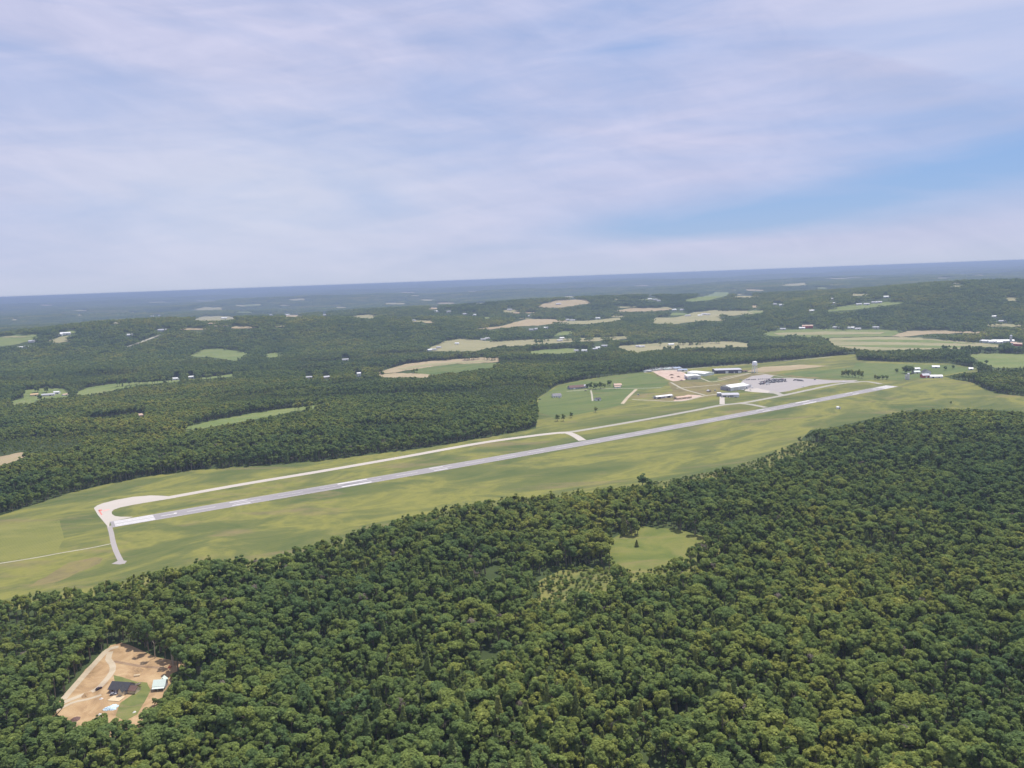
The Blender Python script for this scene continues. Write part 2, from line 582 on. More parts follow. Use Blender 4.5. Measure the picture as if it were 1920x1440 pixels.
    veil = nt.math('EXPONENT', nt.math('MULTIPLY', nt.math('ABSOLUTE', el), -26.0))
    final = nt.mix(nt.math('MULTIPLY', veil, 0.8), final, VEIL)
    bg = nt.n('ShaderNodeBackground')
    bg.inputs['Strength'].default_value = 0.12
    nt.l(final, bg.inputs['Color'])
    o = nt.n('ShaderNodeOutputWorld')
    nt.l(bg.outputs[0], o.inputs['Surface'])


def srgb(r, g, b, s=SKYS):
    def f(c):
        c /= 255
        return c / 12.92 if c <= 0.04045 else ((c + 0.055) / 1.055) ** 2.4
    return (f(r) / s, f(g) / s, f(b) / s)


CLOUD_A = srgb(186, 193, 226)
CLOUD_B = srgb(212, 213, 240)
CLOUD_C = srgb(213, 221, 238)
VEIL = srgb(198, 206, 224)
BLUE = srgb(128, 166, 222)
build_world()

sd = bpy.data.lights.new('sun', 'SUN')
sd.energy = 4.1
sd.angle = R(0.6)
sd.color = (1.0, 0.955, 0.88)
so = bpy.data.objects.new('sun', sd)
COL.objects.link(so)
sunv = Vector((math.sin(SUN_AZ) * math.cos(SUN_EL), math.cos(SUN_AZ) * math.cos(SUN_EL), math.sin(SUN_EL)))
so.rotation_euler = sunv.to_track_quat('Z', 'Y').to_euler()
so.location = (0, 0, 2000)

cam = bpy.data.cameras.new('camera')
cam.sensor_fit = 'HORIZONTAL'
cam.angle = 2 * math.atan(960 / F)
cam.clip_start = 1.0
cam.clip_end = 150000
co = bpy.data.objects.new('camera', cam)
COL.objects.link(co)
Rv = Vector((cR, -sR * sP, -sR * cP))
Uv = Vector((sR, cR * sP, cR * cP))
Fv = Vector((0, cP, -sP))
M = Matrix.Identity(4)
for i in range(3):
    M[i][0], M[i][1], M[i][2] = Rv[i], Uv[i], -Fv[i]
M[2][3] = H
co.matrix_world = M
SC.camera = co
SC.render.resolution_x, SC.render.resolution_y = 1024, 768
vs = SC.view_settings
vs.view_transform = 'Standard'
vs.look = 'None'
vs.exposure = EXPO
vs.gamma = 1.0
SC.render.engine = 'CYCLES'
cy = SC.cycles
cy.use_denoising = True
cy.max_bounces = 8
cy.diffuse_bounces = 4
cy.transmission_bounces = 4
cy.glossy_bounces = 2
cy.volume_bounces = 1
cy.use_adaptive_sampling = True
cy.adaptive_threshold = 0.015

# ------------------------------------------------------------------ the ground sheet, finest ahead of the camera, out to the horizon
def build_ground():
    rad = np.concatenate([[0.0], np.linspace(40, 240, 6), np.geomspace(260, 47000, 520)])
    az = np.concatenate([np.linspace(-180, -56, 40, endpoint=False), np.linspace(-56, 56, 374, endpoint=False), np.linspace(56, 180, 40, endpoint=False)])
    a = np.radians(az)
    nr, na = len(rad), len(a)
    X = rad[1:, None] * np.sin(a)[None, :]
    Y = rad[1:, None] * np.cos(a)[None, :]
    Z = terrain(X, Y)
    V = np.concatenate([[[0, 0, 0]], np.stack([X, Y, Z], -1).reshape(-1, 3)])
    V[0, 2] = float(terrain(np.array(0.0), np.array(0.0)))
    i = np.arange(nr - 2)[:, None]
    k = np.arange(na)[None, :]
    k2 = (k + 1) % na
    q = np.stack([1 + i * na + k, 1 + (i + 1) * na + k, 1 + (i + 1) * na + k2, 1 + i * na + k2], -1).reshape(-1, 4)[:, ::-1]
    tri = [(0, 1 + (j + 1) % na, 1 + j) for j in range(na)]
    me = bpy.data.meshes.new('ground')
    me.from_pydata(V.tolist(), [], q.tolist() + tri)
    me.materials.append(G_land)
    me.polygons.foreach_set('use_smooth', [True] * len(me.polygons))
    me.update()
    if me.polygons[0].normal.z < 0:
        me.flip_normals()
    o = link_mesh('ground', me)
    tag(o, 'rolling wooded land stretching from below the aircraft to the horizon', 'ground', kind='structure')
    return float(Z.min()), float(Z.max())


ZMIN, ZMAX = build_ground()

# ------------------------------------------------------------------ sheets laid on the ground
CLEAR = np.zeros((1440 + 400, 1920 + 800), bool)      # where no tree may show (photo pixels, offset 400 / 200)
LOWZ = np.zeros_like(CLEAR)                           # where growth is only scrub


def raster(poly, dst):
    P = np.asarray(poly, float) + np.array([400, 200])
    x0, x1 = int(max(0, P[:, 0].min() - 1)), int(min(dst.shape[1], P[:, 0].max() + 2))
    y0, y1 = int(max(0, P[:, 1].min() - 1)), int(min(dst.shape[0], P[:, 1].max() + 2))
    if x1 <= x0 or y1 <= y0:
        return
    gx, gy = np.meshgrid(np.arange(x0, x1) + 0.5, np.arange(y0, y1) + 0.5)
    ins = np.zeros(gx.shape, bool)
    n = len(P)
    for i in range(n):
        xa, ya = P[i]
        xb, yb = P[(i + 1) % n]
        if ya == yb:
            continue
        c = ((ya > gy) != (yb > gy)) & (gx < (xb - xa) * (gy - ya) / (yb - ya) + xa)
        ins ^= c
    dst[y0:y1, x0:x1] |= ins


def raster_rough(poly, seed, shx=0.98, shy=0.94, jx=2.6, jy=0.7):
    rg = random.Random(seed)
    P = densify(poly, 5.0)
    cx = sum(p[0] for p in P) / len(P)
    cy_ = sum(p[1] for p in P) / len(P)
    raster([(cx + (p[0] - cx) * shx + rg.uniform(-jx, jx), cy_ + (p[1] - cy_) * shy + rg.uniform(-jy, jy)) for p in P], CLEAR)


def hedge(a, b, t=0.7):
    """let a line of growth stand across open land"""
    q = [(a[0], a[1] - t), (b[0], b[1] - t), (b[0], b[1] + t), (a[0], a[1] + t)]
    tmp = np.zeros_like(CLEAR)
    raster(q, tmp)
    CLEAR[tmp] = False


def densify(poly, step=10.0, closed=True, jit=0.0):
    out = []
    n = len(poly)
    rg = random.Random(n * 31 + int(poly[0][0]))
    for i in range(n if closed else n - 1):
        a, b = poly[i], poly[(i + 1) % n]
        L = math.hypot(b[0] - a[0], b[1] - a[1])
        k = max(1, int(L / step))
        for j in range(k):
            t = j / k
            jx, jy = ((rg.uniform(-jit, jit) * 1.6, rg.uniform(-jit, jit) * 0.6) if j else (0, 0))
            out.append((a[0] + (b[0] - a[0]) * t + jx, a[1] + (b[1] - a[1]) * t + jy))
    if not closed:
        out.append(poly[-1])
    return out


def inside_xy(P, gx, gy):
    ins = np.zeros(gx.shape, bool)
    n = len(P)
    for i in range(n):
        xa, ya = P[i]
        xb, yb = P[(i + 1) % n]
        if ya == yb:
            continue
        ins ^= ((ya > gy) != (yb > gy)) & (gx < (xb - xa) * (gy - ya) / (yb - ya) + xa)
    return ins


def off_at(x, y, off):
    r = np.hypot(x, y)
    return off + 0.7 * sstep(2100, 2900, r) + 1.6 * sstep(4000, 9000, r) + 4 * sstep(9000, 16000, r)


def drape(name, P2, mat, off, parent=None, spacing=None):
    """a sheet over the ground whose outline is the world polygon P2"""
    P2 = np.asarray(P2, float)
    d = float(np.hypot(P2[:, 0], P2[:, 1]).mean())
    sp = spacing or max(18.0, d * 0.009)
    x0, y0 = P2.min(0)
    x1, y1 = P2.max(0)
    gx, gy = np.meshgrid(np.arange(x0 + sp * 0.5, x1, sp), np.arange(y0 + sp * 0.5, y1, sp))
    gx, gy = gx.ravel(), gy.ravel()
    if len(gx):
        k = inside_xy(P2, gx, gy)
        gx, gy = gx[k], gy[k]
    n = len(P2)
    pts = [Vector((p[0], p[1])) for p in P2] + [Vector((a, b)) for a, b in zip(gx, gy)]
    vv, ee, ff, *_ = delaunay_2d_cdt(pts, [], [list(range(n))], 1, 0.01)
    X = np.array([v[0] for v in vv])
    Y = np.array([v[1] for v in vv])
    Z = terrain(X, Y) + off_at(X, Y, off)
    me = bpy.data.meshes.new(name)
    me.from_pydata(np.stack([X, Y, Z], -1).tolist(), [], [list(f) for f in ff])
    me.materials.append(mat)
    me.update()
    if len(me.polygons) and sum(p.normal.z for p in me.polygons) < 0:
        me.flip_normals()
    return link_mesh(name, me, parent)


def sheet(name, poly, mat, off, label, cat, clear=True, jit=0.6, step=10, kind='structure'):
    if clear:
        raster(poly, CLEAR)
    pp = np.array(densify(poly, step, True, jit))
    g = ground(pp[:, 0], pp[:, 1])
    o = drape(name, g[:, :2], mat, off)
    return tag(o, label, cat, kind=kind)


def band(pts, width):
    """outline of a strip of constant width along world points"""
    P = np.asarray(pts, float)
    T = np.zeros_like(P)
    T[1:-1] = P[2:] - P[:-2]
    T[0], T[-1] = P[1] - P[0], P[-1] - P[-2]
    T /= np.linalg.norm(T, axis=1)[:, None]
    N = np.stack([-T[:, 1], T[:, 0]], -1)
    w = np.asarray(width) / 2
    w = np.broadcast_to(w, (len(P),))[:, None]
    return P + N * w, P - N * w


def strip_mesh(name, pts, width, mat, off, parent=None, step=25.0):
    P = [np.asarray(pts[0], float)]
    W = [width[0] if hasattr(width, '__len__') else width]
    ws = width if hasattr(width, '__len__') else [width] * len(pts)
    for i in range(len(pts) - 1):
        a, b = np.asarray(pts[i], float), np.asarray(pts[i + 1], float)
        k = max(1, int(np.linalg.norm(b - a) / step))
        for j in range(1, k + 1):
            P.append(a + (b - a) * j / k)
            W.append(ws[i] + (ws[i + 1] - ws[i]) * j / k)
    L_, R_ = band(P, W)
    C_ = (L_ + R_) / 2
    n = len(P)
    XY = np.concatenate([L_, C_, R_])
    Z = terrain(XY[:, 0], XY[:, 1]) + off_at(XY[:, 0], XY[:, 1], off)
    V = np.concatenate([XY, Z[:, None]], 1)
    f = [(i + n, i + n + 1, i + 1, i) for i in range(n - 1)] + [(i + 2 * n, i + 2 * n + 1, i + n + 1, i + n) for i in range(n - 1)]
    me = bpy.data.meshes.new(name)
    me.from_pydata(V.tolist(), [], f)
    me.materials.append(mat)
    me.update()
    if len(me.polygons) and me.polygons[0].normal.z < 0:
        me.flip_normals()
    return link_mesh(name, me, parent)


def smooth_path(pp, step=8.0):
    """Catmull-Rom through pixel points"""
    pp = [np.asarray(p, float) for p in pp]
    q = [2 * pp[0] - pp[1]] + pp + [2 * pp[-1] - pp[-2]]
    out = []
    for i in range(1, len(q) - 2):
        p0, p1, p2, p3 = q[i - 1], q[i], q[i + 1], q[i + 2]
        k = max(2, int(np.linalg.norm(p2 - p1) / step))
        for j in range(k):
            t = j / k
            out.append(0.5 * (2 * p1 + (p2 - p0) * t + (2 * p0 - 5 * p1 + 4 * p2 - p3) * t * t + (3 * p1 - p0 - 3 * p2 + p3) * t ** 3))
    out.append(pp[-1])
    return np.array(out)


def road(name, pp, width, mat, off, label, cat='road', clear=False, smooth=True):
    px = smooth_path(pp) if smooth else np.array(densify(pp, 10, False))
    g = ground(px[:, 0], px[:, 1])
    if clear:
        for a, b in zip(px[:-1], px[1:]):
            raster([(a[0], a[1] - 2), (b[0], b[1] - 2), (b[0], b[1] + 1.5), (a[0], a[1] + 1.5)], CLEAR)
    o = strip_mesh(name, g[:, :2], width, mat, off)
    return tag(o, label, cat, kind='structure')


# ------------------------------------------------------------------ open land
AIRFIELD = [(-120, 1000), (-60, 982), (0, 967), (60, 948), (130, 925), (200, 908), (280, 893), (360, 882), (440, 876), (520, 872), (600, 864), (700, 852), (800, 840), (880, 826), (960, 812),
            (1005, 803), (1008, 775), (1007, 748), (1045, 722), (1100, 711), (1160, 703), (1205, 698), (1250, 692), (1290, 691), (1400, 683), (1480, 676), (1560, 668), (1606, 664), (1608, 676),
            (1700, 680), (1780, 682), (1830, 690), (1838, 697), (1800, 700), (1770, 706), (1790, 712), (1820, 716), (1842, 728), (1870, 738), (1920, 743), (2010, 752), (2010, 772), (1920, 772),
            (1860, 768), (1780, 766), (1700, 770), (1660, 778), (1600, 793), (1550, 803), (1520, 806), (1500, 826), (1460, 842), (1410, 864), (1350, 880), (1280, 890), (1230, 898), (1200, 905),
            (1150, 912), (1050, 925), (950, 931), (880, 940), (800, 957), (720, 978), (640, 1002), (560, 1022), (520, 1042), (440, 1046), (380, 1046), (330, 1062), (250, 1080), (150, 1098), (60, 1114), (0, 1122), (-120, 1150)]
raster(AIRFIELD, CLEAR)
# the turf runs on a little under the edge of the near wood
af = [p if not (p[1] > 760 and 0 <= p[0] <= 1480 and i > 40) else (p[0], p[1] + 26) for i, p in enumerate(AIRFIELD)]
pp = np.array(densify(af, 10, True, 0.5))
g = ground(pp[:, 0], pp[:, 1])
tag(drape('airfield_grass', g[:, :2], G_air, 0.05), 'broad mown airfield grass in yellow and olive green around the runway', 'grass field', kind='structure')

sheet('meadow', [(1010, 772), (1009, 748), (1046, 724), (1100, 712), (1160, 704), (1206, 699), (1220, 702), (1255, 716), (1240, 728), (1195, 731), (1170, 756), (1150, 764), (1120, 770), (1080, 778), (1040, 784)], G_mead, 0.09,
      'green meadow around the two farmhouses north of the taxiway', 'meadow', False)
sheet('brown_strip_field', [(1395, 697), (1430, 688), (1500, 684), (1560, 686), (1500, 692), (1430, 699)], G_tan, 0.09, 'narrow tan tilled field just right of the water tower', 'field', False)
sheet('meadow', [(1450, 703), (1500, 696), (1600, 690), (1606, 680), (1700, 683), (1780, 685), (1830, 693), (1770, 704), (1690, 712), (1600, 712), (1520, 707)], G_mead, 0.08, 'green farm meadow in front of the woods at the far runway end', 'meadow', False)
sheet('clearing', [(1145, 1012), (1165, 1000), (1200, 986), (1230, 990), (1270, 992), (1310, 1003), (1350, 1009), (1350, 1068), (1300, 1075), (1240, 1084), (1200, 1086), (1165, 1080), (1135, 1045)],
      G_clear, 0.06, 'grassy clearing enclosed by the foreground forest', 'clearing', False)
raster_rough([(1143, 1014), (1156, 998), (1167, 999), (1172, 1007), (1190, 1007), (1202, 1004), (1205, 990), (1222, 987), (1245, 991), (1262, 989), (1280, 997), (1305, 1003), (1344, 1010), (1338, 1014), (1312, 1016), (1296, 1020),
              (1284, 1024), (1274, 1036), (1262, 1044), (1259, 1053), (1240, 1058), (1218, 1064), (1190, 1067), (1170, 1061), (1152, 1052), (1147, 1035)], 5, 1.0, 1.0, 3.0, 1.6)
raster([(1286, 1056), (1335, 1057), (1333, 1061), (1290, 1062)], CLEAR)
raster([(1140, 1058), (1175, 1052), (1250, 1056), (1270, 1075), (1240, 1108), (1160, 1100)], LOWZ)
sheet('dirt_site', [(84, 1342), (107, 1318), (130, 1294), (160, 1255), (190, 1228), (207, 1210), (227, 1205), (247, 1211), (275, 1224), (300, 1234), (347, 1242), (348, 1250), (325, 1262), (320, 1282), (307, 1298),
      (300, 1318), (285, 1334), (272, 1350), (262, 1380), (238, 1384), (215, 1382), (170, 1380), (150, 1384), (120, 1376), (95, 1356)], D_site, 0.05,
      'raw orange dirt building plot cut into the forest', 'dirt plot', False, step=6)
raster([(84, 1340), (107, 1318), (130, 1294), (160, 1255), (190, 1228), (207, 1210), (227, 1205), (247, 1211), (275, 1224), (300, 1234), (345, 1242), (338, 1254), (322, 1264), (318, 1280), (311, 1298),
        (290, 1306), (280, 1322), (262, 1338), (259, 1352), (245, 1348), (232, 1346), (216, 1336), (200, 1335), (192, 1340), (175, 1336), (160, 1342), (148, 1358), (125, 1350), (108, 1340)], CLEAR)
sheet('lawn', [(213, 1266), (230, 1270), (255, 1278), (276, 1280), (282, 1295), (272, 1315), (257, 1340), (234, 1352), (217, 1343), (222, 1326), (226, 1318), (249, 1302), (240, 1284), (215, 1279)], G_lawn, 0.10,
      'small green lawn between the dark roofed house and the mint roofed cottage', 'lawn', False, 0.3, 5)
road('track', [(84, 1342), (110, 1322), (150, 1305), (180, 1293), (199, 1275), (211, 1258), (210, 1245), (203, 1236), (207, 1222)], 4.5, D_track, 0.14, 'winding pale gravel drive through the orange dirt plot', 'track')
sheet('scrub_clearing', [(1005, 1092), (1050, 1070), (1110, 1066), (1180, 1062), (1260, 1070), (1245, 1112), (1160, 1112), (1110, 1120), (1060, 1142), (1010, 1130)], G_scrub, 0.06, 'yellowish patch of low scrub below the grassy clearing', 'scrub', False)
sheet('scrub_clearing', [(1395, 884), (1440, 852), (1470, 838), (1500, 827), (1530, 828), (1552, 848), (1530, 866), (1470, 884), (1430, 896)], G_scrub, 0.07, 'pale brushy ground at the corner of the right hand wood', 'scrub', False)
sheet('mown_grass', [(-90, 1002), (0, 985), (60, 978), (112, 976), (120, 1010), (108, 1034), (60, 1044), (0, 1053), (-90, 1066)], G_mown, 0.08, 'grass mown in pale and dark stripes at the left edge', 'grass', False)
sheet('dry_grass', [(52, 1101), (95, 1076), (130, 1055), (178, 1044), (193, 1046), (188, 1056), (160, 1068), (110, 1090)], G_dry, 0.08, 'dry brownish worn grass below the thin path', 'grass', False, 1.5)
road('track', [(100, 1336), (135, 1318), (165, 1311), (190, 1303)], 3.0, D_track, 0.12, 'second rutted track below the winding drive', 'track')
road('track', [(118, 1312), (150, 1275), (185, 1236), (203, 1218), (222, 1213)], 5.0, D_track, 0.13, 'broad graded strip along the upper left edge of the dirt plot', 'track')
road('track', [(212, 1240), (240, 1245), (270, 1250), (300, 1252)], 3.0, D_rut, 0.12, 'dark rutted track crossing the top of the dirt plot', 'track')
raster([(995, 1088), (1050, 1064), (1120, 1060), (1155, 1080), (1150, 1120), (1110, 1150), (1050, 1166), (1000, 1150)], LOWZ)
raster([(284, 1300), (330, 1258), (345, 1262), (325, 1300), (290, 1330)], LOWZ)
raster([(1400, 870), (1460, 845), (1500, 828), (1535, 830), (1545, 850), (1500, 870), (1440, 885)], LOWZ)
raster([(1130, 920), (1250, 903), (1350, 884), (1430, 862), (1480, 870), (1440, 900), (1330, 922), (1200, 936)], LOWZ)

# fields and pastures beyond the airfield
FIELDS = [
    ('pasture', [(130, 743), (160, 729), (200, 721), (250, 717), (300, 715), (360, 711), (440, 701), (442, 706), (380, 712), (320, 718), (270, 722), (230, 729), (195, 736), (160, 742)], G_far, 'long green pasture on the left running up to two white barns'),
    ('pasture', [(42, 733), (75, 728), (120, 729), (140, 738), (120, 746), (80, 748), (58, 757), (20, 760), (15, 754), (45, 747)], G_far, 'small green pasture around the farm with the orange roof'),
    ('pasture', [(355, 667), (375, 658), (400, 653), (422, 655), (466, 662), (462, 670), (440, 678), (420, 674), (395, 670), (370, 670)], G_far, 'oval bright green pasture on the flank of the wooded hill'),
    ('pasture', [(488, 666), (510, 662), (536, 660), (534, 668), (505, 671)], G_far, 'tiny square pasture just right of the oval one'),
    ('pasture', [(335, 805), (380, 793), (430, 783), (480, 774), (520, 768), (575, 761), (622, 757), (610, 763), (540, 774), (480, 786), (400, 800), (345, 809)], G_far, 'long thin grass strip between the woods behind the runway'),
    ('tilled_field', [(-30, 866), (0, 856), (40, 848), (58, 850), (30, 864), (0, 874), (-30, 882)], G_tan, 'brown bare field cut by the left edge among the woods'),
    ('pasture', [(-60, 638), (0, 632), (30, 628), (76, 627), (72, 635), (50, 641), (20, 648), (-60, 655)], G_far, 'green hill pasture cut by the left edge'),
    ('tilled_field', [(90, 639), (112, 632), (133, 629), (134, 640), (112, 643), (95, 643)], G_pale, 'small tan field below the white hilltop farm on the left'),
    ('hay_field', [(357, 600), (380, 594), (405, 593), (440, 594), (450, 598), (420, 601), (375, 602)], G_pale, 'pale field on top of the wooded hill with two white barns'),
    ('tilled_field', [(697, 702), (720, 695), (760, 683), (800, 678), (850, 674), (905, 670), (942, 671), (940, 679), (900, 681), (850, 683), (800, 689), (770, 694), (740, 699)], G_tan, 'long curved tan tilled field in the middle distance'),
    ('pasture', [(770, 694), (800, 689), (850, 683), (900, 681), (935, 681), (925, 689), (870, 697), (812, 703), (780, 700)], G_mead, 'green crop strip below the curved tan field'),
    ('tilled_field', [(695, 704), (740, 699.5), (780, 700.5), (813, 703), (800, 708), (755, 708), (710, 708)], G_tan, 'small tan tilled field below the green crop strip'),
    ('pasture', [(798, 657), (830, 641), (862, 635), (905, 639), (945, 641), (930, 651), (890, 659), (830, 660)], G_pale, 'pale green pasture with farm buildings left of the tree belt'),
    ('hay_field', [(925, 648), (939, 640), (985, 637), (1040, 636), (1100, 634), (1184, 630), (1180, 635), (1120, 640), (1066, 642), (1000, 647), (960, 650)], G_pale, 'long thin hay field in the middle distance below the ridge'),
    ('pasture', [(985, 660), (1020, 656), (1077, 653), (1082, 661), (1050, 664), (1000, 664)], G_far, 'small green pasture left of the hamlet in the trees'),
    ('pasture', [(1148, 650), (1200, 646), (1245, 643), (1310, 642), (1375, 640), (1408, 645), (1402, 651), (1350, 652), (1310, 652), (1234, 656), (1195, 662), (1178, 658)], G_pale, 'pale pasture in the middle distance above the long wood'),
    ('tilled_field', [(888, 617), (936, 612), (986, 599), (1027, 598), (1066, 602), (1040, 608), (1014, 610), (962, 613), (920, 618)], G_tan, 'curved brown field along the far ridge'),
    ('hay_field', [(1040, 606), (1070, 602), (1110, 601), (1145, 597), (1174, 595), (1156, 602), (1105, 608), (1060, 609)], G_pale, 'pale field right of the curved brown ridge field'),
    ('pasture', [(1033, 631), (1052, 622), (1077, 620), (1079, 625), (1055, 629)], G_far, 'tiny bright pasture notch in the woods below the ridge'),
    ('hay_field', [(1216, 606), (1230, 596), (1268, 595), (1300, 586), (1340, 582), (1440, 583), (1406, 590), (1340, 594), (1377, 602), (1312, 602), (1264, 608)], G_pale, 'straw coloured fields round the white farm on the far ridge'),
    ('tilled_field', [(1150, 583), (1187, 578), (1258, 578), (1264, 581), (1221, 584), (1165, 585)], G_tan, 'thin brown field above the far ridge'),
    ('tilled_field', [(1008, 575), (1018, 570), (1048, 563), (1100, 562), (1108, 569), (1050, 577), (1015, 577)], G_tan, 'faded brown field far below the horizon'),
    ('pasture', [(1281, 563), (1312, 557), (1344, 547), (1378, 547), (1366, 554), (1330, 563), (1295, 567)], G_far, 'faded green hillside far below the horizon'),
    ('pasture', [(1419, 627), (1454, 619), (1552, 617), (1671, 619), (1695, 621), (1671, 631), (1600, 632), (1541, 634), (1500, 631), (1454, 631)], G_far, 'large pale green pasture on the right behind the runway end'),
    ('hay_field', [(1541, 635), (1600, 633), (1671, 632), (1720, 633), (1825, 642), (1890, 648), (1882, 651), (1806, 654), (1720, 656), (1644, 658), (1575, 652), (1560, 645)], G_pale, 'large striped straw field on the right'),
    ('tilled_field', [(1671, 631), (1700, 621), (1760, 620), (1848, 622), (1846, 625), (1750, 626), (1720, 629), (1690, 632)], G_tan, 'tan field behind the dark wood on the right'),
    ('pasture', [(1812, 664), (1860, 663), (1920, 663), (2000, 664), (2000, 694), (1920, 690), (1866, 690), (1835, 678)], G_far, 'green pasture cut by the right edge beside the wood'),
    ('pasture', [(1545, 585), (1565, 577), (1590, 572), (1640, 569), (1690, 565), (1697, 568), (1660, 574), (1600, 581)], G_far, 'green slope below the white hilltop barn far to the right'),
    ('pasture', [(1400, 588), (1402, 583), (1440, 582), (1436, 587)], G_far, 'small square pasture on the far right ridge'),
    ('hay_field', [(1880, 558), (1912, 558), (1908, 565), (1888, 564)], G_pale, 'small pale field high on the right hill'),
    ('hay_field', [(1825, 611), (1870, 607), (1925, 609), (1925, 613), (1860, 613)], G_pale, 'thin pale field at the foot of the right hill'),
    ('hay_field', [(360, 580), (385, 577), (425, 577), (415, 581), (375, 583)], G_pale, 'thin pale field far off below the left horizon'),
    ('hay_field', [(435, 573), (460, 572), (490, 570), (488, 574), (450, 575)], G_pale, 'thinner pale field nearest the left horizon'),
    ('hay_field', [(540, 562), (560, 560), (580, 561), (570, 564), (548, 564)], G_pale, 'pale streak of field right under the horizon'),
    ('hay_field', [(657, 593), (690, 590), (715, 594), (700, 598), (670, 597)], G_pale, 'pale hilltop field above the great wooded slope'),
    ('hay_field', [(1456, 535), (1480, 532), (1520, 530), (1515, 535), (1470, 538)], G_pale, 'pale field streak far under the right horizon'),
    ('hay_field', [(1548, 534), (1568, 532), (1568, 535), (1552, 536)], G_pale, 'short pale field dash far under the right horizon'),
    ('hay_field', [(940, 583), (960, 580), (975, 581), (968, 585), (948, 586)], G_pale, 'pale field dash left of the faded brown field'),
    ('hay_field', [(128, 591), (150, 589), (165, 592), (150, 594)], G_pale, 'pale field dash far off on the left'),
]
for nm, poly, mt, lab in FIELDS:
    sheet(nm, poly, mt, 0.15, lab, 'field', False, 1.0, 7)
    raster_rough(poly, int(poly[0][0]) + int(poly[0][1]), 0.98, 0.94, 5.0, 1.1)
for a, b in (((1480, 629), (1560, 632)), ((1545, 634), (1640, 633)), ((1700, 645), (1860, 652)), ((1000, 641), (1090, 638)), ((1100, 637), (1150, 634)), ((1230, 650), (1320, 646)), ((1340, 644), (1375, 648)),
             ((1300, 590), (1400, 588)), ((830, 650), (900, 646)), ((1020, 604), (1060, 605)), ((760, 697), (810, 694)), ((215, 727), (260, 722)), ((410, 665), (450, 668)), ((870, 676), (930, 676)), ((1850, 676), (1920, 678))):
    hedge(a, b)
STRIPS = [('crop_strip', [(1552, 640), (1640, 637), (1740, 638), (1830, 645), (1740, 643), (1640, 641)], G_far, 'green strip through the upper half of the striped straw field'),
          ('crop_strip', [(1560, 648), (1660, 647), (1780, 649), (1870, 651), (1780, 653), (1660, 652)], G_far, 'green strip through the lower half of the striped straw field'),
          ('crop_strip', [(1450, 625), (1550, 622), (1660, 623), (1650, 627), (1540, 628), (1460, 629)], G_pale, 'pale strip across the large right pasture'),
          ('crop_strip', [(745, 692), (800, 683), (860, 679), (930, 675), (930, 677), (860, 682), (800, 687), (760, 694)], G_pale, 'pale strip along the curved tan field')]
for nm, poly, mt, lab in STRIPS:
    sheet(nm, poly, mt, 0.6, lab, 'field', False, 0.4, 7)
rgf = random.Random(99)
DIRS = ['far left', 'left', 'middle', 'right', 'far right']
for k in range(64):
    x0 = rgf.uniform(20, 1900)
    hz = 562 - x0 * 70 / 1920
    y0 = hz + 14 + 62 * rgf.random() ** 1.3
    wd = rgf.uniform(9, 34)
    hh = rgf.uniform(0.8, 2.1) * (0.5 + (y0 - hz) / 70)
    if 880 < x0 < 1450 and y0 > 598:
        continue
    pts_ = [(x0 - wd, y0 + rgf.uniform(-.4, .4)), (x0 - wd * .4, y0 - hh), (x0 + wd * .5, y0 - hh * .8), (x0 + wd, y0 - 0.3), (x0 + wd * .4, y0 + hh * .5), (x0 - wd * .5, y0 + hh * .6)]
    o = sheet('distant_field', pts_, rgf.choice([G_far, G_pale, G_pale, G_tan]), 0.8, 'thin pale strip of field lost among the distant woods', 'field', False, 0.6, 6)
    o['group'] = 'thin strips of field in the distance'
    raster_rough(pts_, k, 1.0, 1.0, 2.0, 0.3)
road('road', [(228, 654), (255, 645), (285, 634), (308, 626)], 16, D_road, 0.4, 'pale straight cutting climbing the wooded hill on the left', 'road', True)
raster([(500, 825), (560, 819), (600, 818), (560, 833), (510, 834)], LOWZ)
raster([(60, 850), (90, 838), (150, 836), (160, 850), (110, 862), (60, 866)], LOWZ)
raster([(130, 795), (230, 780), (275, 776), (270, 786), (200, 798)], LOWZ)

# ------------------------------------------------------------------ runway, taxiways, apron
def rw(s, n=0.0):
    return RW_A + RW_U * s + RW_N * n


ncen = -2.0
run = strip_mesh('runway', [rw(0, ncen), rw(RW_L, ncen)], 30.5, P_run, 0.22)
tag(run, 'long grey asphalt runway with white markings', 'runway', kind='structure')


def rmark(name, rects, mat=PAINT, parent=run, off=0.27):
    """rects: s0, s1, n0, n1 along / across the runway"""
    mb = MB()
    for (s0, s1, n0, n1) in rects:
        k = max(1, int((s1 - s0) / 15))
        for j in range(k):
            a, b = s0 + (s1 - s0) * j / k, s0 + (s1 - s0) * (j + 1) / k
            q = [rw(a, ncen + n0), rw(b, ncen + n0), rw(b, ncen + n1), rw(a, ncen + n1)]
            mb.poly([(p[0], p[1], float(terrain(p[0], p[1])) + off) for p in q])
    o = mb.build(name, mat)
    if sum(p.normal.z for p in o.data.polygons) < 0:
        o.data.flip_normals()
    o.parent = parent
    return o


bars = [2.2, 5.4, 8.6, 11.8]
for s0 in (4, RW_L - 50):
    rmark('threshold_marking', [(s0, s0 + 46, b - 1.1, b + 1.1) for b in bars] + [(s0, s0 + 46, -b - 1.1, -b + 1.1) for b in bars])
rmark('runway_number', [(58, 76, -0.9, 0.9), (74, 77.5, -0.9, 4.2)])   # 7, read from the near end
e = RW_L - 58                                                            # 25, read from the far end


def far_digit(segs, c):
    """digit boxes (x to the right, y up) read by someone landing from the far end"""
    return [(e - y1, e - y0, c + x0, c + x1) for (x0, x1, y0, y1) in segs]


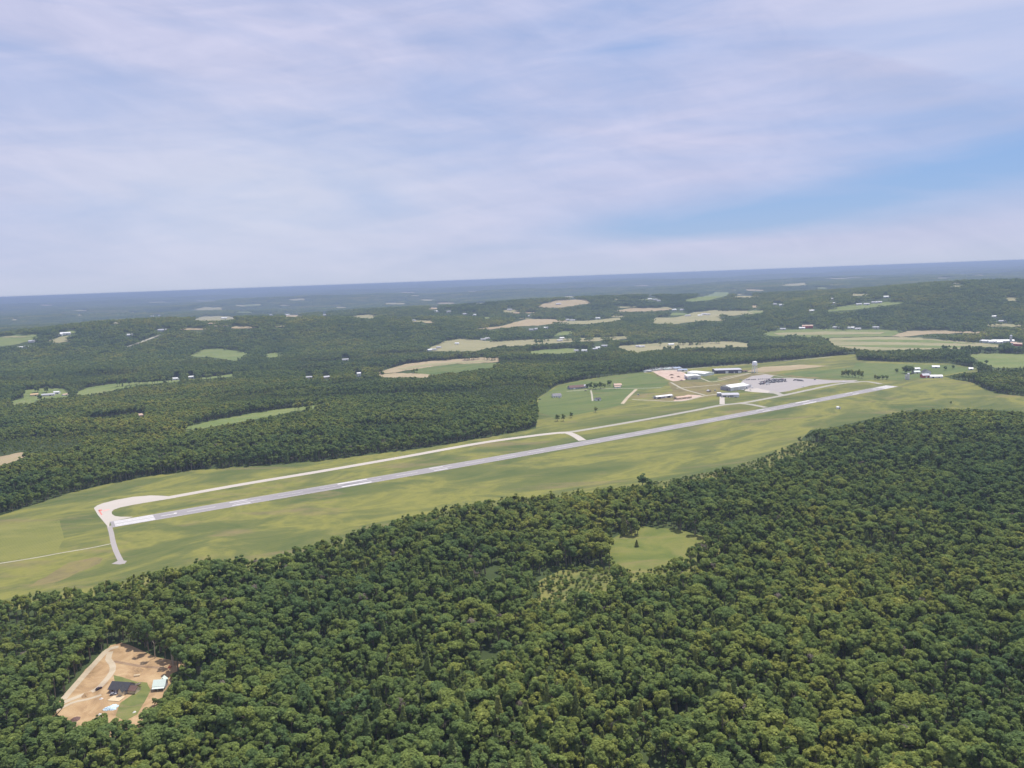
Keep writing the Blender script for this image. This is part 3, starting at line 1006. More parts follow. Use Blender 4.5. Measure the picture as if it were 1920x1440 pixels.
two = [(-2.4, 2.4, 16, 18), (0.8, 2.4, 10, 16), (-2.4, 2.4, 8, 10), (-2.4, -0.8, 2, 8), (-2.4, 2.4, 0, 2)]
five = [(-2.4, 2.4, 16, 18), (-2.4, -0.8, 10, 16), (-2.4, 2.4, 8, 10), (0.8, 2.4, 2, 8), (-2.4, 2.4, 0, 2)]
rmark('runway_number', far_digit(two, -4.0) + far_digit(five, 4.0))
dash = []
s = 90.0
while s < RW_L - 100:
    dash.append((s, s + 36, -0.55, 0.55))
    s += 60
rmark('centre_line', dash)
for k, (s0, L, w) in enumerate(((146, 24, 2.6), (300, 46, 4.6), (450, 24, 2.6))):
    for sd_ in (0, 1):
        a = s0 if not sd_ else RW_L - s0 - L
        nm = 'aiming_point_marking' if k == 1 else 'touchdown_marking'
        rmark(nm, [(a, a + L, 7.2, 7.2 + w), (a, a + L, -7.2 - w, -7.2)])
RUBBERED = pave_mat('rubbered_asphalt', (0.19, 0.18, 0.185), (0.25, 0.235, 0.23))
rgt = random.Random(3)
tm_ = []
for k in range(16):
    s0 = rgt.choice([170, RW_L - 420]) + rgt.uniform(0, 130)
    c0 = rgt.uniform(-4.6, 4.6)
    tm_.append((s0, s0 + rgt.uniform(50, 130), c0 - 0.35, c0 + 0.35))
for k, q in enumerate(tm_):
    rmark('tyre_marks', [q], RUBBERED, run, 0.245 + 0.001 * k)
rmark('edge_line', [(0, RW_L, 13.7, 14.15), (0, RW_L, -14.15, -13.7)])


def gpx(pp):
    a = np.array(pp, float)
    return ground(a[:, 0], a[:, 1])[:, :2]


tw = smooth_path([(300, 936), (450, 909), (600, 884), (750, 858), (900, 831), (1000, 817), (1050, 811.5), (1066, 812), (1080, 818), (1092, 826)], 14)
tag(strip_mesh('taxiway', ground(tw[:, 0], tw[:, 1])[:, :2], 15, P_taxi, 0.16), 'pale pinkish concrete taxiway beside the near half of the runway', 'taxiway', kind='structure')
tw = smooth_path([(1050, 812.5), (1080, 808.5), (1150, 797), (1230, 783), (1300, 770), (1354, 759.5), (1396, 755), (1475, 740), (1562, 721.5), (1600, 717), (1626, 715.5), (1652, 720)], 14)
tag(strip_mesh('taxiway', ground(tw[:, 0], tw[:, 1])[:, :2], 13, P_taxi2, 0.13), 'grey taxiway running on from the junction to the far runway end', 'taxiway', kind='structure')
tw = smooth_path([(1385, 756), (1408, 758.5), (1436, 764)], 8)
tag(strip_mesh('taxiway', ground(tw[:, 0], tw[:, 1])[:, :2], 13, P_taxi2, 0.145), 'short taxiway link from the terminal to the runway', 'taxiway', kind='structure')
tw = smooth_path([(1446, 733), (1458, 738), (1470, 742)], 8)
tag(strip_mesh('taxiway', ground(tw[:, 0], tw[:, 1])[:, :2], 16, P_taxi2, 0.15), 'short taxiway link from the apron to the long taxiway', 'taxiway', kind='structure')
tw = np.array([(1354, 742), (1354, 758)], float)
tag(strip_mesh('taxiway', ground(tw[:, 0], tw[:, 1])[:, :2], 11, P_taxi, 0.155), 'pale stub of pavement leading from the terminal to the taxiway', 'taxiway', kind='structure')

pad = drape('run_up_pad', gpx(densify([(176, 952.5), (182, 948), (192, 944), (217, 937.5), (250, 931.7), (283, 929), (303, 929.7), (325, 931), (330, 933.5), (300, 938.2), (283, 941), (250, 946.7), (225, 951.7), (213, 956),
            (209.5, 960), (210, 964), (215, 967.5), (225, 969), (250, 969.2), (206, 979), (204, 990), (193, 976.7), (183, 965)], 6)), P_taxi, 0.18)
tag(pad, 'pale concrete run-up pad curving round to the near runway end', 'run-up pad', kind='structure')


def flat_mark(name, quads, mat, off, parent):
    mb = MB()
    for q in quads:
        mb.poly([(p[0], p[1], float(terrain(p[0], p[1])) + off) for p in gpx(q)])
    o = mb.build(name, mat)
    for p in o.data.polygons:
        if p.normal.z < 0:
            p.flip()
    o.parent = parent
    return o


flat_mark('red_marking', [[(184, 957.5), (187, 957), (192.3, 965.5), (190, 966.5)], [(184.5, 958), (185, 955.8), (191.5, 955.5), (191, 958.5)]], REDPAINT, 0.22, pad)
flat_mark('pink_marking', [[(193, 957), (205, 954.2), (206, 956), (194, 959.5)]], PINKPAINT, 0.22, pad)
road('service_path', [(205, 986), (209, 1000), (212, 1016), (217, 1032), (223, 1045), (229, 1056)], 5.5, P_apron, 0.12, 'narrow grey service path running from the runway end towards the trees', 'path')
tag(drape('service_pad', gpx([(209, 1057.5), (222, 1051), (231, 1051), (238, 1052), (234, 1057), (224, 1058.5)]), P_apron, 0.15), 'small pale pad at the end of the service path', 'pad', kind='structure')
road('path', [(-40, 1063), (0, 1056.5), (60, 1047), (120, 1036), (170, 1027.5), (213, 1018.5)], 2.6, D_road, 0.11, 'thin pale path crossing the grass left of the runway', 'path')

sheet('apron', [(1385, 722), (1393, 713), (1410, 705), (1436, 702), (1452, 704), (1444, 709), (1500, 709), (1560, 713), (1610, 713), (1600, 716), (1560, 718), (1520, 723), (1480, 733), (1450, 738), (1405, 733), (1400, 727)], P_apron, 0.11,
      'grey asphalt apron with rows of parked cars beside the hangars', 'apron', False, 0.1)
sheet('concrete_pad', [(1398, 730), (1420, 728), (1444, 733), (1440, 737), (1410, 735), (1396, 733)], P_taxi, 0.16, 'pale pinkish concrete pad in front of the big hangar', 'pad', False, 0.1)
sheet('gravel_yard', [(1224, 697), (1240, 694.5), (1268, 695), (1284, 699), (1290, 705), (1284, 713), (1262, 715), (1250, 711), (1236, 704)], D_yard, 0.12, 'pink gravel yard littered with soil heaps behind the airfield', 'yard', False, 0.3, 5)
sheet('storage_yard', [(1207, 699), (1212, 693.5), (1240, 690), (1275, 689), (1292, 696), (1284, 698), (1262, 695), (1240, 694.3), (1226, 697)], D_road, 0.115, 'pale yard crammed with stored trailers along the wood edge', 'yard', False, 0.3, 5)
sheet('dry_grass', [(1252, 717), (1290, 715), (1340, 717), (1385, 713), (1388, 722), (1350, 732), (1345, 742), (1300, 749), (1240, 753), (1215, 750), (1232, 741), (1262, 733)], G_dry, 0.085, 'dry tan grass between the hangars and the pink yard', 'grass', False, 1.2)
sheet('dry_grass', [(1345, 707), (1405, 699), (1450, 700), (1540, 708), (1520, 710), (1440, 702), (1395, 712), (1350, 714)], G_dry, 0.075, 'dry tan grass between the factory and the apron', 'grass', False, 1.0)
sheet('gravel_yard', [(1262, 752), (1272, 745), (1290, 740), (1312, 741), (1318, 743), (1300, 748), (1285, 751)], D_yard, 0.12, 'pale gravel yard round the tan shed', 'yard', False, 0.2, 5)
for pp_, w, lab in (
    ([(1185, 749), (1215, 750.5), (1260, 752.5), (1285, 751), (1320, 742.5), (1348, 739)], 6, 'pale gravel road passing below the long white hangar row'),
    ([(1258, 717), (1280, 729), (1300, 735), (1322, 741)], 6, 'pale gravel road slanting from the pink yard to the terminal'),
    ([(1268, 728), (1300, 725.5), (1350, 721)], 6, 'pale road running to the back of the big hangar'),
    ([(1314, 709), (1325, 713.5), (1334, 716), (1350, 713.5), (1385, 705), (1408, 700)], 5, 'pale access road curving past the white storage hangar'),
    ([(1345, 711.5), (1375, 705), (1404, 700)], 4, 'second pale lane below the long dark building'),
    ([(1412, 699), (1440, 702.5), (1470, 707), (1500, 709.5)], 5, 'pale road from the water tower to the apron'),
    ([(1283, 692.5), (1340, 687), (1400, 682.5), (1447, 678), (1520, 673), (1560, 669)], 6, 'pale highway along the foot of the long wood'),
    ([(1062, 734), (1098, 731), (1150, 728.5), (1200, 728), (1240, 727)], 5, 'pale lane joining the farmhouses in the meadow'),
    ([(1167, 757), (1178, 744), (1193, 730)], 8, 'tan dirt track climbing through the meadow'),
    ([(1108, 732), (1110, 742), (1111, 752)], 4, 'short drive from the lane down to the dark shed'),
):
    road('road', pp_, w, D_track if 'tan dirt' in lab else D_road, 0.13 + 0.004 * random.random(), lab)

# ------------------------------------------------------------------ trees
def leaf_quads(C, Nn, size, rg):
    """quads centred on C facing roughly Nn -> (4n,3)"""
    n = len(C)
    a = rg.normal(size=(n, 3))
    t = a - (a * Nn).sum(1)[:, None] * Nn
    t /= np.linalg.norm(t, axis=1)[:, None] + 1e-9
    b = np.cross(Nn, t)
    s = size * rg.uniform(0.7, 1.3, n)[:, None]
    k = rg.uniform(0.55, 0.95, n)[:, None]
    return np.stack([C - t * s, C - b * s * k, C + t * s * rg.uniform(0.8, 1.1, n)[:, None], C + b * s * k], 1).reshape(-1, 3)


def crown_points(kind, rg, lobes, per, h, r):
    """leaf positions and outward directions for a crown"""
    Cs, Ns = [], []
    if kind == 'conifer':
        n = lobes * per
        z = np.sort(rg.uniform(0, 1, n)) ** 1.0
        tier = np.floor(z * 9) / 9 + rg.uniform(0, 0.075, n)
        rad = r * (1 - tier) * rg.uniform(0.45, 1.0, n) + 0.25
        th = rg.uniform(0, 2 * math.pi, n)
        P = np.stack([rad * np.cos(th), rad * np.sin(th), h * (0.16 + 0.84 * tier) - rad * 0.25], -1)
        N_ = np.stack([np.cos(th) * 0.6, np.sin(th) * 0.6, np.full(n, 0.75)], -1) + rg.normal(size=(n, 3)) * 0.35
        return P, N_ / np.linalg.norm(N_, axis=1)[:, None]
    z0 = {'round': 0.26, 'tall': 0.20, 'broad': 0.32, 'loose': 0.26, 'lanky': 0.62, 'shrub': 0.05, 'open': 0.08, 'dead': 0.4}[kind]
    zc = h * (z0 + 1) / 2
    hz = h * (1 - z0) / 2
    for i in range(lobes):
        u = rg.normal(size=3)
        u /= np.linalg.norm(u)
        if i < lobes * 0.35:
            u[2] = abs(u[2])
        q = rg.uniform(0.45, 0.80)
        flatten = {'broad': 0.75, 'tall': 1.0}.get(kind, 0.9)
        c = np.array([u[0] * q * r, u[1] * q * r, zc + u[2] * q * hz * flatten])
        if kind == 'open' and u[2] < 0.1:
            hxy = math.hypot(u[0], u[1]) + 1e-6
            c[:2] = u[:2] / hxy * q * r * rg.uniform(0.55, 1.0)
        if kind in ('tall',):
            c[:2] *= 1 - 0.35 * max(0, u[2])
        lr = r * rg.uniform(0.22, 0.48)
        if u[2] < -0.2:
            lr *= 0.85
        v = rg.normal(size=(per, 3))
        v /= np.linalg.norm(v, axis=1)[:, None]
        # few leaves inside the crown
        out = (v * u).sum(1)
        v = np.where((out < -0.3)[:, None], -v, v)
        rr = lr * rg.uniform(0.72, 1.08, per)[:, None]
        P = c + v * rr * np.array([1, 1, 0.85])
        N_ = v * 0.9 + np.array([0, 0, 0.75]) + rg.normal(size=(per, 3)) * 0.42
        Cs.append(P)
        Ns.append(N_ / np.linalg.norm(N_, axis=1)[:, None])
    return np.concatenate(Cs), np.concatenate(Ns)


def trunk_mb(kind, h, rg, fine=True):
    mb = MB()
    r0 = 0.018 * h + 0.05
    top = h * (0.9 if kind == 'conifer' else 0.72)
    bend = rg.normal(size=2) * 0.02 * h
    n = 6 if fine else 4
    mb.tube((0, 0, -0.6), (bend[0] * 0.5, bend[1] * 0.5, h * 0.35), r0 * 1.25, r0 * 0.85, n)
    mb.tube((bend[0] * 0.5, bend[1] * 0.5, h * 0.35), (bend[0], bend[1], top), r0 * 0.85, r0 * 0.25, n)
    if kind != 'conifer' and fine:
        for i in range(5 if kind != 'lanky' else 3):
            a = rg.uniform(0, 6.28)
            z = h * rg.uniform(0.4, 0.62)
            L = h * rg.uniform(0.14, 0.24)
            mb.tube((bend[0] * z / h, bend[1] * z / h, z), (bend[0] + math.cos(a) * L, bend[1] + math.sin(a) * L, z + L * 0.85), r0 * 0.4, r0 * 0.12, 4)
    return mb


def mesh_from(name, parts, mats):
    """parts: list of (verts (n,3), quads or faces list, material index)"""
    me = bpy.data.meshes.new(name)
    V, Fc, Mi = [], [], []
    b = 0
    for v, f, m in parts:
        V.append(np.asarray(v, float))
        Fc += [tuple(i + b for i in q) for q in f]
        Mi += [m] * len(f)
        b += len(v)
    me.from_pydata(np.concatenate(V).tolist(), [], Fc)
    for mt in mats:
        me.materials.append(mt)
    me.polygons.foreach_set('material_index', Mi)
    me.update()
    return me


def quads(n):
    return [(4 * i, 4 * i + 1, 4 * i + 2, 4 * i + 3) for i in range(n)]


#            kind      h    r   lobes per size  leaf
VARIANTS = [('round', 21, 4.7, 15, 120, 0.60, LEAF, 'rounded full crown'),
            ('round', 19, 4.0, 12, 130, 0.58, LEAF, 'compact dome of leaves'),
            ('broad', 20, 5.6, 18, 115, 0.62, LEAF, 'wide spreading crown'),
            ('broad', 18, 5.0, 15, 120, 0.60, LEAF, 'low wide bumpy crown'),
            ('tall', 24, 4.0, 15, 115, 0.58, LEAF, 'tall narrow crown'),
            ('tall', 22, 3.5, 13, 115, 0.56, LEAF, 'slender upright crown'),
            ('loose', 21, 4.7, 11, 105, 0.62, LEAF, 'loose gappy crown'),
            ('loose', 19, 4.2, 9, 110, 0.60, LEAF, 'ragged open crown'),
            ('conifer', 22, 3.5, 14, 90, 0.62, NEEDLE, 'pointed conifer crown'),
            ('conifer', 19, 3.0, 13, 90, 0.60, NEEDLE, 'slim conifer spire'),
            ('dead', 18, 4.2, 9, 40, 0.38, DEADF, 'bare greyish crown'),
            ('open', 17, 6.4, 20, 110, 0.62, LEAF, 'crown down to the ground'),
            ('open', 20, 5.4, 20, 110, 0.60, LEAF, 'egg shaped crown')]
near_lib, mid_lib, far_lib = [], [], []
crown_me, trunk_me = [], []
for i, (kind, h, r, lo, per, sz, lm, desc) in enumerate(VARIANTS):
    rg = np.random.default_rng(100 + i)
    C_, N_ = crown_points(kind, rg, lo, per, h, r)
    q = leaf_quads(C_, N_, sz, rg)
    tb = trunk_mb(kind, h, rg)
    near_lib.append(mesh_from('near_%02d' % i, [(q, quads(len(C_)), 0), (tb.v, tb.f, 1)], [lm, BARK]))
    crown_me.append(mesh_from('crown', [(q, quads(len(C_)), 0)], [lm]))
    trunk_me.append(mesh_from('trunk', [(tb.v, tb.f, 0)], [BARK]))
for i, j in enumerate((0, 2, 4, 6, 8)):
    kind, h, r, lo, per, sz, lm, desc = VARIANTS[j]
    rg = np.random.default_rng(200 + i)
    C_, N_ = crown_points(kind, rg, max(8, lo - 4), 30, h, r)
    q = leaf_quads(C_, N_, 1.25, rg)
    tb = trunk_mb(kind, h, rg, False)
    mid_lib.append(mesh_from('mid_%02d' % i, [(q, quads(len(C_)), 0), (tb.v, tb.f, 1)], [lm, BARK]))


def patch_mesh(name, side, spacing, lobes, per, qs, seed):
    rg = np.random.default_rng(seed)
    parts = []
    k = int(side / spacing)
    for a in range(k):
        for b in range(k):
            x, y = (a + 0.5 - k / 2) * spacing + rg.uniform(-0.4, 0.4) * spacing, (b + 0.5 - k / 2) * spacing + rg.uniform(-0.4, 0.4) * spacing
            h, r = rg.uniform(15, 25), spacing * rg.uniform(0.5, 0.68)
            kind = rg.choice(['round', 'broad', 'tall', 'loose', 'round', 'conifer'], p=[.25, .2, .2, .1, .15, .1])
            C_, N_ = crown_points(kind, rg, lobes, per, h, r if kind != 'conifer' else r * 0.7)
            parts.append((leaf_quads(C_, N_, qs, rg) + np.array([x, y, 0]), quads(len(C_)), 0))
    return mesh_from(name, parts, [LEAF])


FAR_N = 5
for i in range(FAR_N):
    far_lib.append(patch_mesh('patch_%02d' % i, 33, 11, 5, 14, 1.9, 300 + i))
vfar_lib = [patch_mesh('spread_%02d' % i, 96, 16, 4, 8, 3.2, 400 + i) for i in range(4)]

libcol = bpy.data.collections.new('tree_library')      # kept out of the scene; only the forest's nodes read it
ALL = [('a%02d', near_lib), ('b%02d', mid_lib), ('c%02d', far_lib), ('d%02d', vfar_lib)]
BASE = {}
cnt = 0
for pat, lib in ALL:
    BASE[pat[0]] = cnt
    for i, me in enumerate(lib):
        o = bpy.data.objects.new(pat % i, me)
        libcol.objects.link(o)
        cnt += 1


def lookup(dst, px, py):
    ix = np.clip(np.round(px).astype(int) + 400, 0, dst.shape[1] - 1)
    iy = np.clip(np.round(py).astype(int) + 200, 0, dst.shape[0] - 1)
    return dst[iy, ix]


HALF = R(43)


def scatter(r0, r1, sp, seed, jit=0.42):
    rg = np.random.default_rng(seed)
    n = int(r1 / sp) + 2
    gx, gy = np.meshgrid(np.arange(-n, n + 1), np.arange(0, int(n / 0.9) + 2))
    x = (gx + (gy % 2) * 0.5) * sp + rg.uniform(-jit, jit, gx.shape) * sp
    y = gy * sp * 0.9 + rg.uniform(-jit, jit, gx.shape) * sp
    x, y = x.ravel(), y.ravel()
    r = np.hypot(x, y)
    k = (r > r0) & (r < r1) & (np.abs(np.arctan2(x, y)) < HALF)
    return x[k], y[k], rg


def open_ground(x, y, z, h):
    """True where growth of height h would stand in or hide open land"""
    bad = np.zeros(len(x), bool)
    for t in (0.0, 0.5, 0.92):
        px, py, d = project(np.stack([x, y, z + h * t], -1))
        bad |= lookup(CLEAR, px, py)
    return bad


FOREST = []      # x, y, z, index, rot, scale
BUILD_XY = []    # filled by the buildings: footprints that growth keeps clear of


def keep_off(x, y):
    k = np.ones(len(x), bool)
    for (bx, by, br) in BUILD_XY:
        k &= (x - bx) ** 2 + (y - by) ** 2 > br * br
    return k


SPECIES = lambda x, y: vnoise(x / 95.0, y / 95.0, 21) * 0.6 + vnoise(x / 310.0, y / 310.0, 22) * 0.4


def plant_forest():
    out = []
    # near wood, every tree a fine one
    x, y, rg = scatter(300, 1500, 6.5, 1, 0.48)
    z = terrain(x, y)
    sc = (0.56 + 0.72 * rg.uniform(size=len(x)) ** 1.5) * (0.84 + 0.36 * vnoise(x / 60, y / 60, 31))
    age = vnoise(x / 170, y / 120, 51)
    sc = sc * np.where((age < 0.2) & (np.hypot(x, y) > 700), 0.82, 1.0)
    px, py, d = project(np.stack([x, y, z], -1))
    low = lookup(LOWZ, px, py)
    sc = np.where(low, sc * rg.uniform(0.16, 0.36, len(x)), sc)
    k = ~open_ground(x, y, z, 20 * sc) & keep_off(x, y) & (rg.uniform(size=len(x)) < np.where(low, 0.55, 0.965))
    k &= vnoise(x / 26, y / 26, 41) > 0.10
    sp = SPECIES(x, y)
    u = rg.uniform(size=len(x))
    idx = rg.choice(8, len(x), p=[.13, .13, .12, .10, .17, .17, .10, .08])
    idx = np.where((sp > 0.70) & (u < 0.16), 8 + (rg.uniform(size=len(x)) < 0.45), idx)
    idx = np.where((sp < 0.34) & (u < 0.6), np.where(rg.uniform(size=len(x)) < 0.5, 4, 5), idx)
    idx = np.where(u > 0.992, 10, idx)
    idx = np.where(low, rg.choice([11, 12], len(x)), idx)
    asp = rg.uniform(0.82, 1.32, len(x))
    out.append(np.stack([x, y, z, idx + BASE['a'], rg.uniform(0, 6.28, len(x)), sc * asp, sc], -1)[k])
    # scrub
    x, y, rg = scatter(300, 1900, 4.2, 8)
    z = terrain(x, y)
    px, py, d = project(np.stack([x, y, z], -1))
    sc = rg.uniform(0.10, 0.27, len(x))
    k = lookup(LOWZ, px, py) & ~open_ground(x, y, z, 18 * sc) & keep_off(x, y) & (rg.uniform(size=len(x)) < 0.40)
    out.append(np.stack([x, y, z, rg.choice([11, 12], len(x)) + BASE['a'], rg.uniform(0, 6.28, len(x)), sc * 1.4, sc], -1)[k])
    # middle distance
    x, y, rg = scatter(1500, 3300, 8.6, 2)
    z = terrain(x, y)
    sc = rg.uniform(0.75, 1.12, len(x)) * (0.85 + 0.3 * vnoise(x / 90, y / 90, 32))
    age = vnoise(x / 240, y / 150, 51)
    sc = sc * np.where(age < 0.24, 0.45, np.where(age < 0.34, 0.7, 1.0))
    px, py, d = project(np.stack([x, y, z], -1))
    low = lookup(LOWZ, px, py)
    sc = np.where(low, sc * 0.3, sc)
    k = ~open_ground(x, y, z, 20 * sc) & keep_off(x, y) & (rg.uniform(size=len(x)) < 0.97)
    sp = SPECIES(x, y)
    idx = np.floor(rg.uniform(0, 4, len(x))).astype(int)
    idx = np.where((sp > 0.70) & (rg.uniform(size=len(x)) < 0.4), 4, idx)
    out.append(np.stack([x, y, z, idx + BASE['b'], rg.uniform(0, 6.28, len(x)), sc * 1.12, sc], -1)[k])
    # far woods: clumps of nine trees, then clumps of thirty-six
    x, y, rg = scatter(3300, 9000, 31, 3, 0.25)
    z = terrain(x, y)
    sc = rg.uniform(0.8, 1.15, len(x))
    k = ~open_ground(x, y, z, 21 * sc) & keep_off(x, y)
    out.append(np.stack([x, y, z, np.floor(rg.uniform(0, FAR_N, len(x))) + BASE['c'], rg.uniform(0, 6.28, len(x)), np.full(len(x), 1.08), sc], -1)[k])
    x, y, rg = scatter(9000, 24000, 92, 4, 0.2)
    z = terrain(x, y)
    sc = rg.uniform(0.8, 1.25, len(x))
    k = ~open_ground(x, y, z, 20 * sc) & keep_off(x, y)
    out.append(np.stack([x, y, z, np.floor(rg.uniform(0, 4, len(x))) + BASE['d'], rg.uniform(0, 6.28, len(x)), np.full(len(x), 1.05), sc], -1)[k])
    return out


TREE_KINDS = ['broadleaf_tree'] * 8 + ['conifer_tree'] * 2 + ['bare_tree'] + ['broadleaf_tree'] * 2


def tree_object(var, loc, rot, sxy, sz, label, group=None, cat='tree', name=None):
    t = empty(name or TREE_KINDS[var], loc, rot)
    t.scale = (sxy, sxy, sz)
    c = link_mesh('crown', crown_me[var], t)
    b = link_mesh('trunk', trunk_me[var], t)
    tag(t, label, cat, group)
    return t


def forest_object(rows):
    A = np.concatenate(rows)
    n = len(A)
    me = bpy.data.meshes.new('forest')
    me.vertices.add(n)
    me.vertices.foreach_set('co', A[:, :3].astype(np.float32).ravel())
    at = me.attributes.new('kind_index', 'INT', 'POINT')
    at.data.foreach_set('value', A[:, 3].astype(np.int32))
    at = me.attributes.new('turn', 'FLOAT_VECTOR', 'POINT')
    at.data.foreach_set('vector', np.stack([np.zeros(n), np.zeros(n), A[:, 4]], -1).astype(np.float32).ravel())
    at = me.attributes.new('size', 'FLOAT_VECTOR', 'POINT')
    at.data.foreach_set('vector', np.stack([A[:, 5], A[:, 5], A[:, 6]], -1).astype(np.float32).ravel())
    me.update()
    o = link_mesh('forest', me)
    ng = bpy.data.node_groups.new('forest_planting', 'GeometryNodeTree')
    ng.interface.new_socket('Geometry', in_out='INPUT', socket_type='NodeSocketGeometry')
    ng.interface.new_socket('Geometry', in_out='OUTPUT', socket_type='NodeSocketGeometry')
    N = ng.nodes.new
    gi, go = N('NodeGroupInput'), N('NodeGroupOutput')
    ci = N('GeometryNodeCollectionInfo')
    ci.inputs['Collection'].default_value = libcol
    ci.inputs['Separate Children'].default_value = True
    ci.inputs['Reset Children'].default_value = True
    ip = N('GeometryNodeInstanceOnPoints')
    ip.inputs['Pick Instance'].default_value = True

    def attr(nm, typ):
        a = N('GeometryNodeInputNamedAttribute')
        a.data_type = typ
        a.inputs['Name'].default_value = nm
        return a.outputs['Attribute']
    L = ng.links.new
    L(gi.outputs[0], ip.inputs['Points'])
    L(ci.outputs[0], ip.inputs['Instance'])
    L(attr('kind_index', 'INT'), ip.inputs['Instance Index'])
    L(attr('turn', 'FLOAT_VECTOR'), ip.inputs['Rotation'])
    L(attr('size', 'FLOAT_VECTOR'), ip.inputs['Scale'])
    L(ip.outputs[0], go.inputs[0])
    md = o.modifiers.new('planting', 'NODES')
    md.node_group = ng
    tag(o, 'dense mixed woodland covering the foreground and every hill to the horizon', 'forest', kind='stuff')
    print('forest instances', n)
    return o


# ------------------------------------------------------------------ buildings
def base_of(p1, p2):
    """frame of a building from the two ends of its base edge nearest the camera"""
    g = ground([p1[0], p2[0]], [p1[1], p2[1]])
    u = g[1, :2] - g[0, :2]
    w = float(np.linalg.norm(u))
    return g[0], g[1], w, math.atan2(u[1], u[0])


def openings(root_wall, sides, w, d, items):
    """items: (name, side, position along, width, z0, z1, material); side f b l r of the local frame"""
    for (nm, side, pos, ww, z0, z1, mt) in items:
        mb = MB()
        t = 0.12
        if side == 'f':
            mb.box(pos - ww / 2, pos + ww / 2, -d / 2 - t, -d / 2 + 0.02, z0, z1)
        elif side == 'b':
            mb.box(pos - ww / 2, pos + ww / 2, d / 2 - 0.02, d / 2 + t, z0, z1)
        elif side == 'l':
            mb.box(-w / 2 - t, -w / 2 + 0.02, pos - ww / 2, pos + ww / 2, z0, z1)
        else:
            mb.box(w / 2 - 0.02, w / 2 + t, pos - ww / 2, pos + ww / 2, z0, z1)
        mb.build(nm, mt, root_wall)


def gable_parts(root, w, d, hw, hr, wm, rm, axis='x', over=0.5, thick=0.25, x0=0.0, y0=0.0, z0=0.0, flat_roof=False):
    """walls and a ridged (or flat, parapeted) roof; axis is the ridge direction"""
    mb = MB()
    a, b = w / 2, d / 2
    X0, X1, Y0, Y1 = x0 - a, x0 + a, y0 - b, y0 + b
    if flat_roof:
        mb.box(X0, X1, Y0, Y1, z0 - 1.0, z0 + hw)
        wl = mb.build('wall', wm, root)
        rf = MB()
        rf.box(X0 - over, X1 + over, Y0 - over, Y1 + over, z0 + hw + 0.003, z0 + hw + 0.5)
        return wl, rf.build('roof', rm, root)
    P = lambda x, y, z: (x, y, z)
    if axis == 'x':
        mb.poly([P(X0, Y0, z0 - 1), P(X1, Y0, z0 - 1), P(X1, Y0, z0 + hw), P(X0, Y0, z0 + hw)])
        mb.poly([P(X1, Y1, z0 - 1), P(X0, Y1, z0 - 1), P(X0, Y1, z0 + hw), P(X1, Y1, z0 + hw)])
        mb.poly([P(X0, Y1, z0 - 1), P(X0, Y0, z0 - 1), P(X0, Y0, z0 + hw), P(X0, y0, z0 + hr), P(X0, Y1, z0 + hw)])
        mb.poly([P(X1, Y0, z0 - 1), P(X1, Y1, z0 - 1), P(X1, Y1, z0 + hw), P(X1, y0, z0 + hr), P(X1, Y0, z0 + hw)])
    else:
        mb.poly([P(X0, Y1, z0 - 1), P(X0, Y0, z0 - 1), P(X0, Y0, z0 + hw), P(X0, Y1, z0 + hw)])
        mb.poly([P(X1, Y0, z0 - 1), P(X1, Y1, z0 - 1), P(X1, Y1, z0 + hw), P(X1, Y0, z0 + hw)])
        mb.poly([P(X0, Y0, z0 - 1), P(X1, Y0, z0 - 1), P(X1, Y0, z0 + hw), P(x0, Y0, z0 + hr), P(X0, Y0, z0 + hw)])
        mb.poly([P(X1, Y1, z0 - 1), P(X0, Y1, z0 - 1), P(X0, Y1, z0 + hw), P(x0, Y1, z0 + hr), P(X1, Y1, z0 + hw)])
    wl = mb.build('wall', wm, root)
    rf = MB()
    run_ = b if axis == 'x' else a
    sl = (hr - hw) / run_
    for s_ in (-1, 1):
        e_ = run_ + over
        zl = z0 + hw - sl * over + 0.02
        zt = z0 + hr + 0.02
        if axis == 'x':
            lo = [(X0 - over, y0 + s_ * e_, zl), (X1 + over, y0 + s_ * e_, zl), (X1 + over, y0, zt), (X0 - over, y0, zt)]
        else:
            lo = [(x0 + s_ * e_, Y0 - over, zl), (x0 + s_ * e_, Y1 + over, zl), (x0, Y1 + over, zt), (x0, Y0 - over, zt)]
        hi = [(p[0], p[1], p[2] + thick) for p in lo]
        rf.hexa(lo, hi)
    return wl, rf.build('roof', rm, root)


def building(name, label, p1, p2, d, hw, hr, wm, rm, axis='x', items=(), cat='building', flat_roof=False, over=0.5, w=None, group=None):
    a, b, ww, rot = base_of(p1, p2)
    w = w or ww
    nx, ny = -math.sin(rot), math.cos(rot)
    cx, cy_ = (a[0] + b[0]) / 2 + nx * d / 2, (a[1] + b[1]) / 2 + ny * d / 2
    root = empty(name, (cx, cy_, float(terrain(cx, cy_))), rot)
    tag(root, label, cat, group)
    wl, rf = gable_parts(root, w, d, hw, hr, wm, rm, axis, over, flat_roof=flat_roof)
    openings(wl, None, w, d, items(w, d) if callable(items) else items)
    BUILD_XY.append((cx, cy_, 0.5 * math.hypot(w, d) + 5))
    return root, w, d, wl, rf


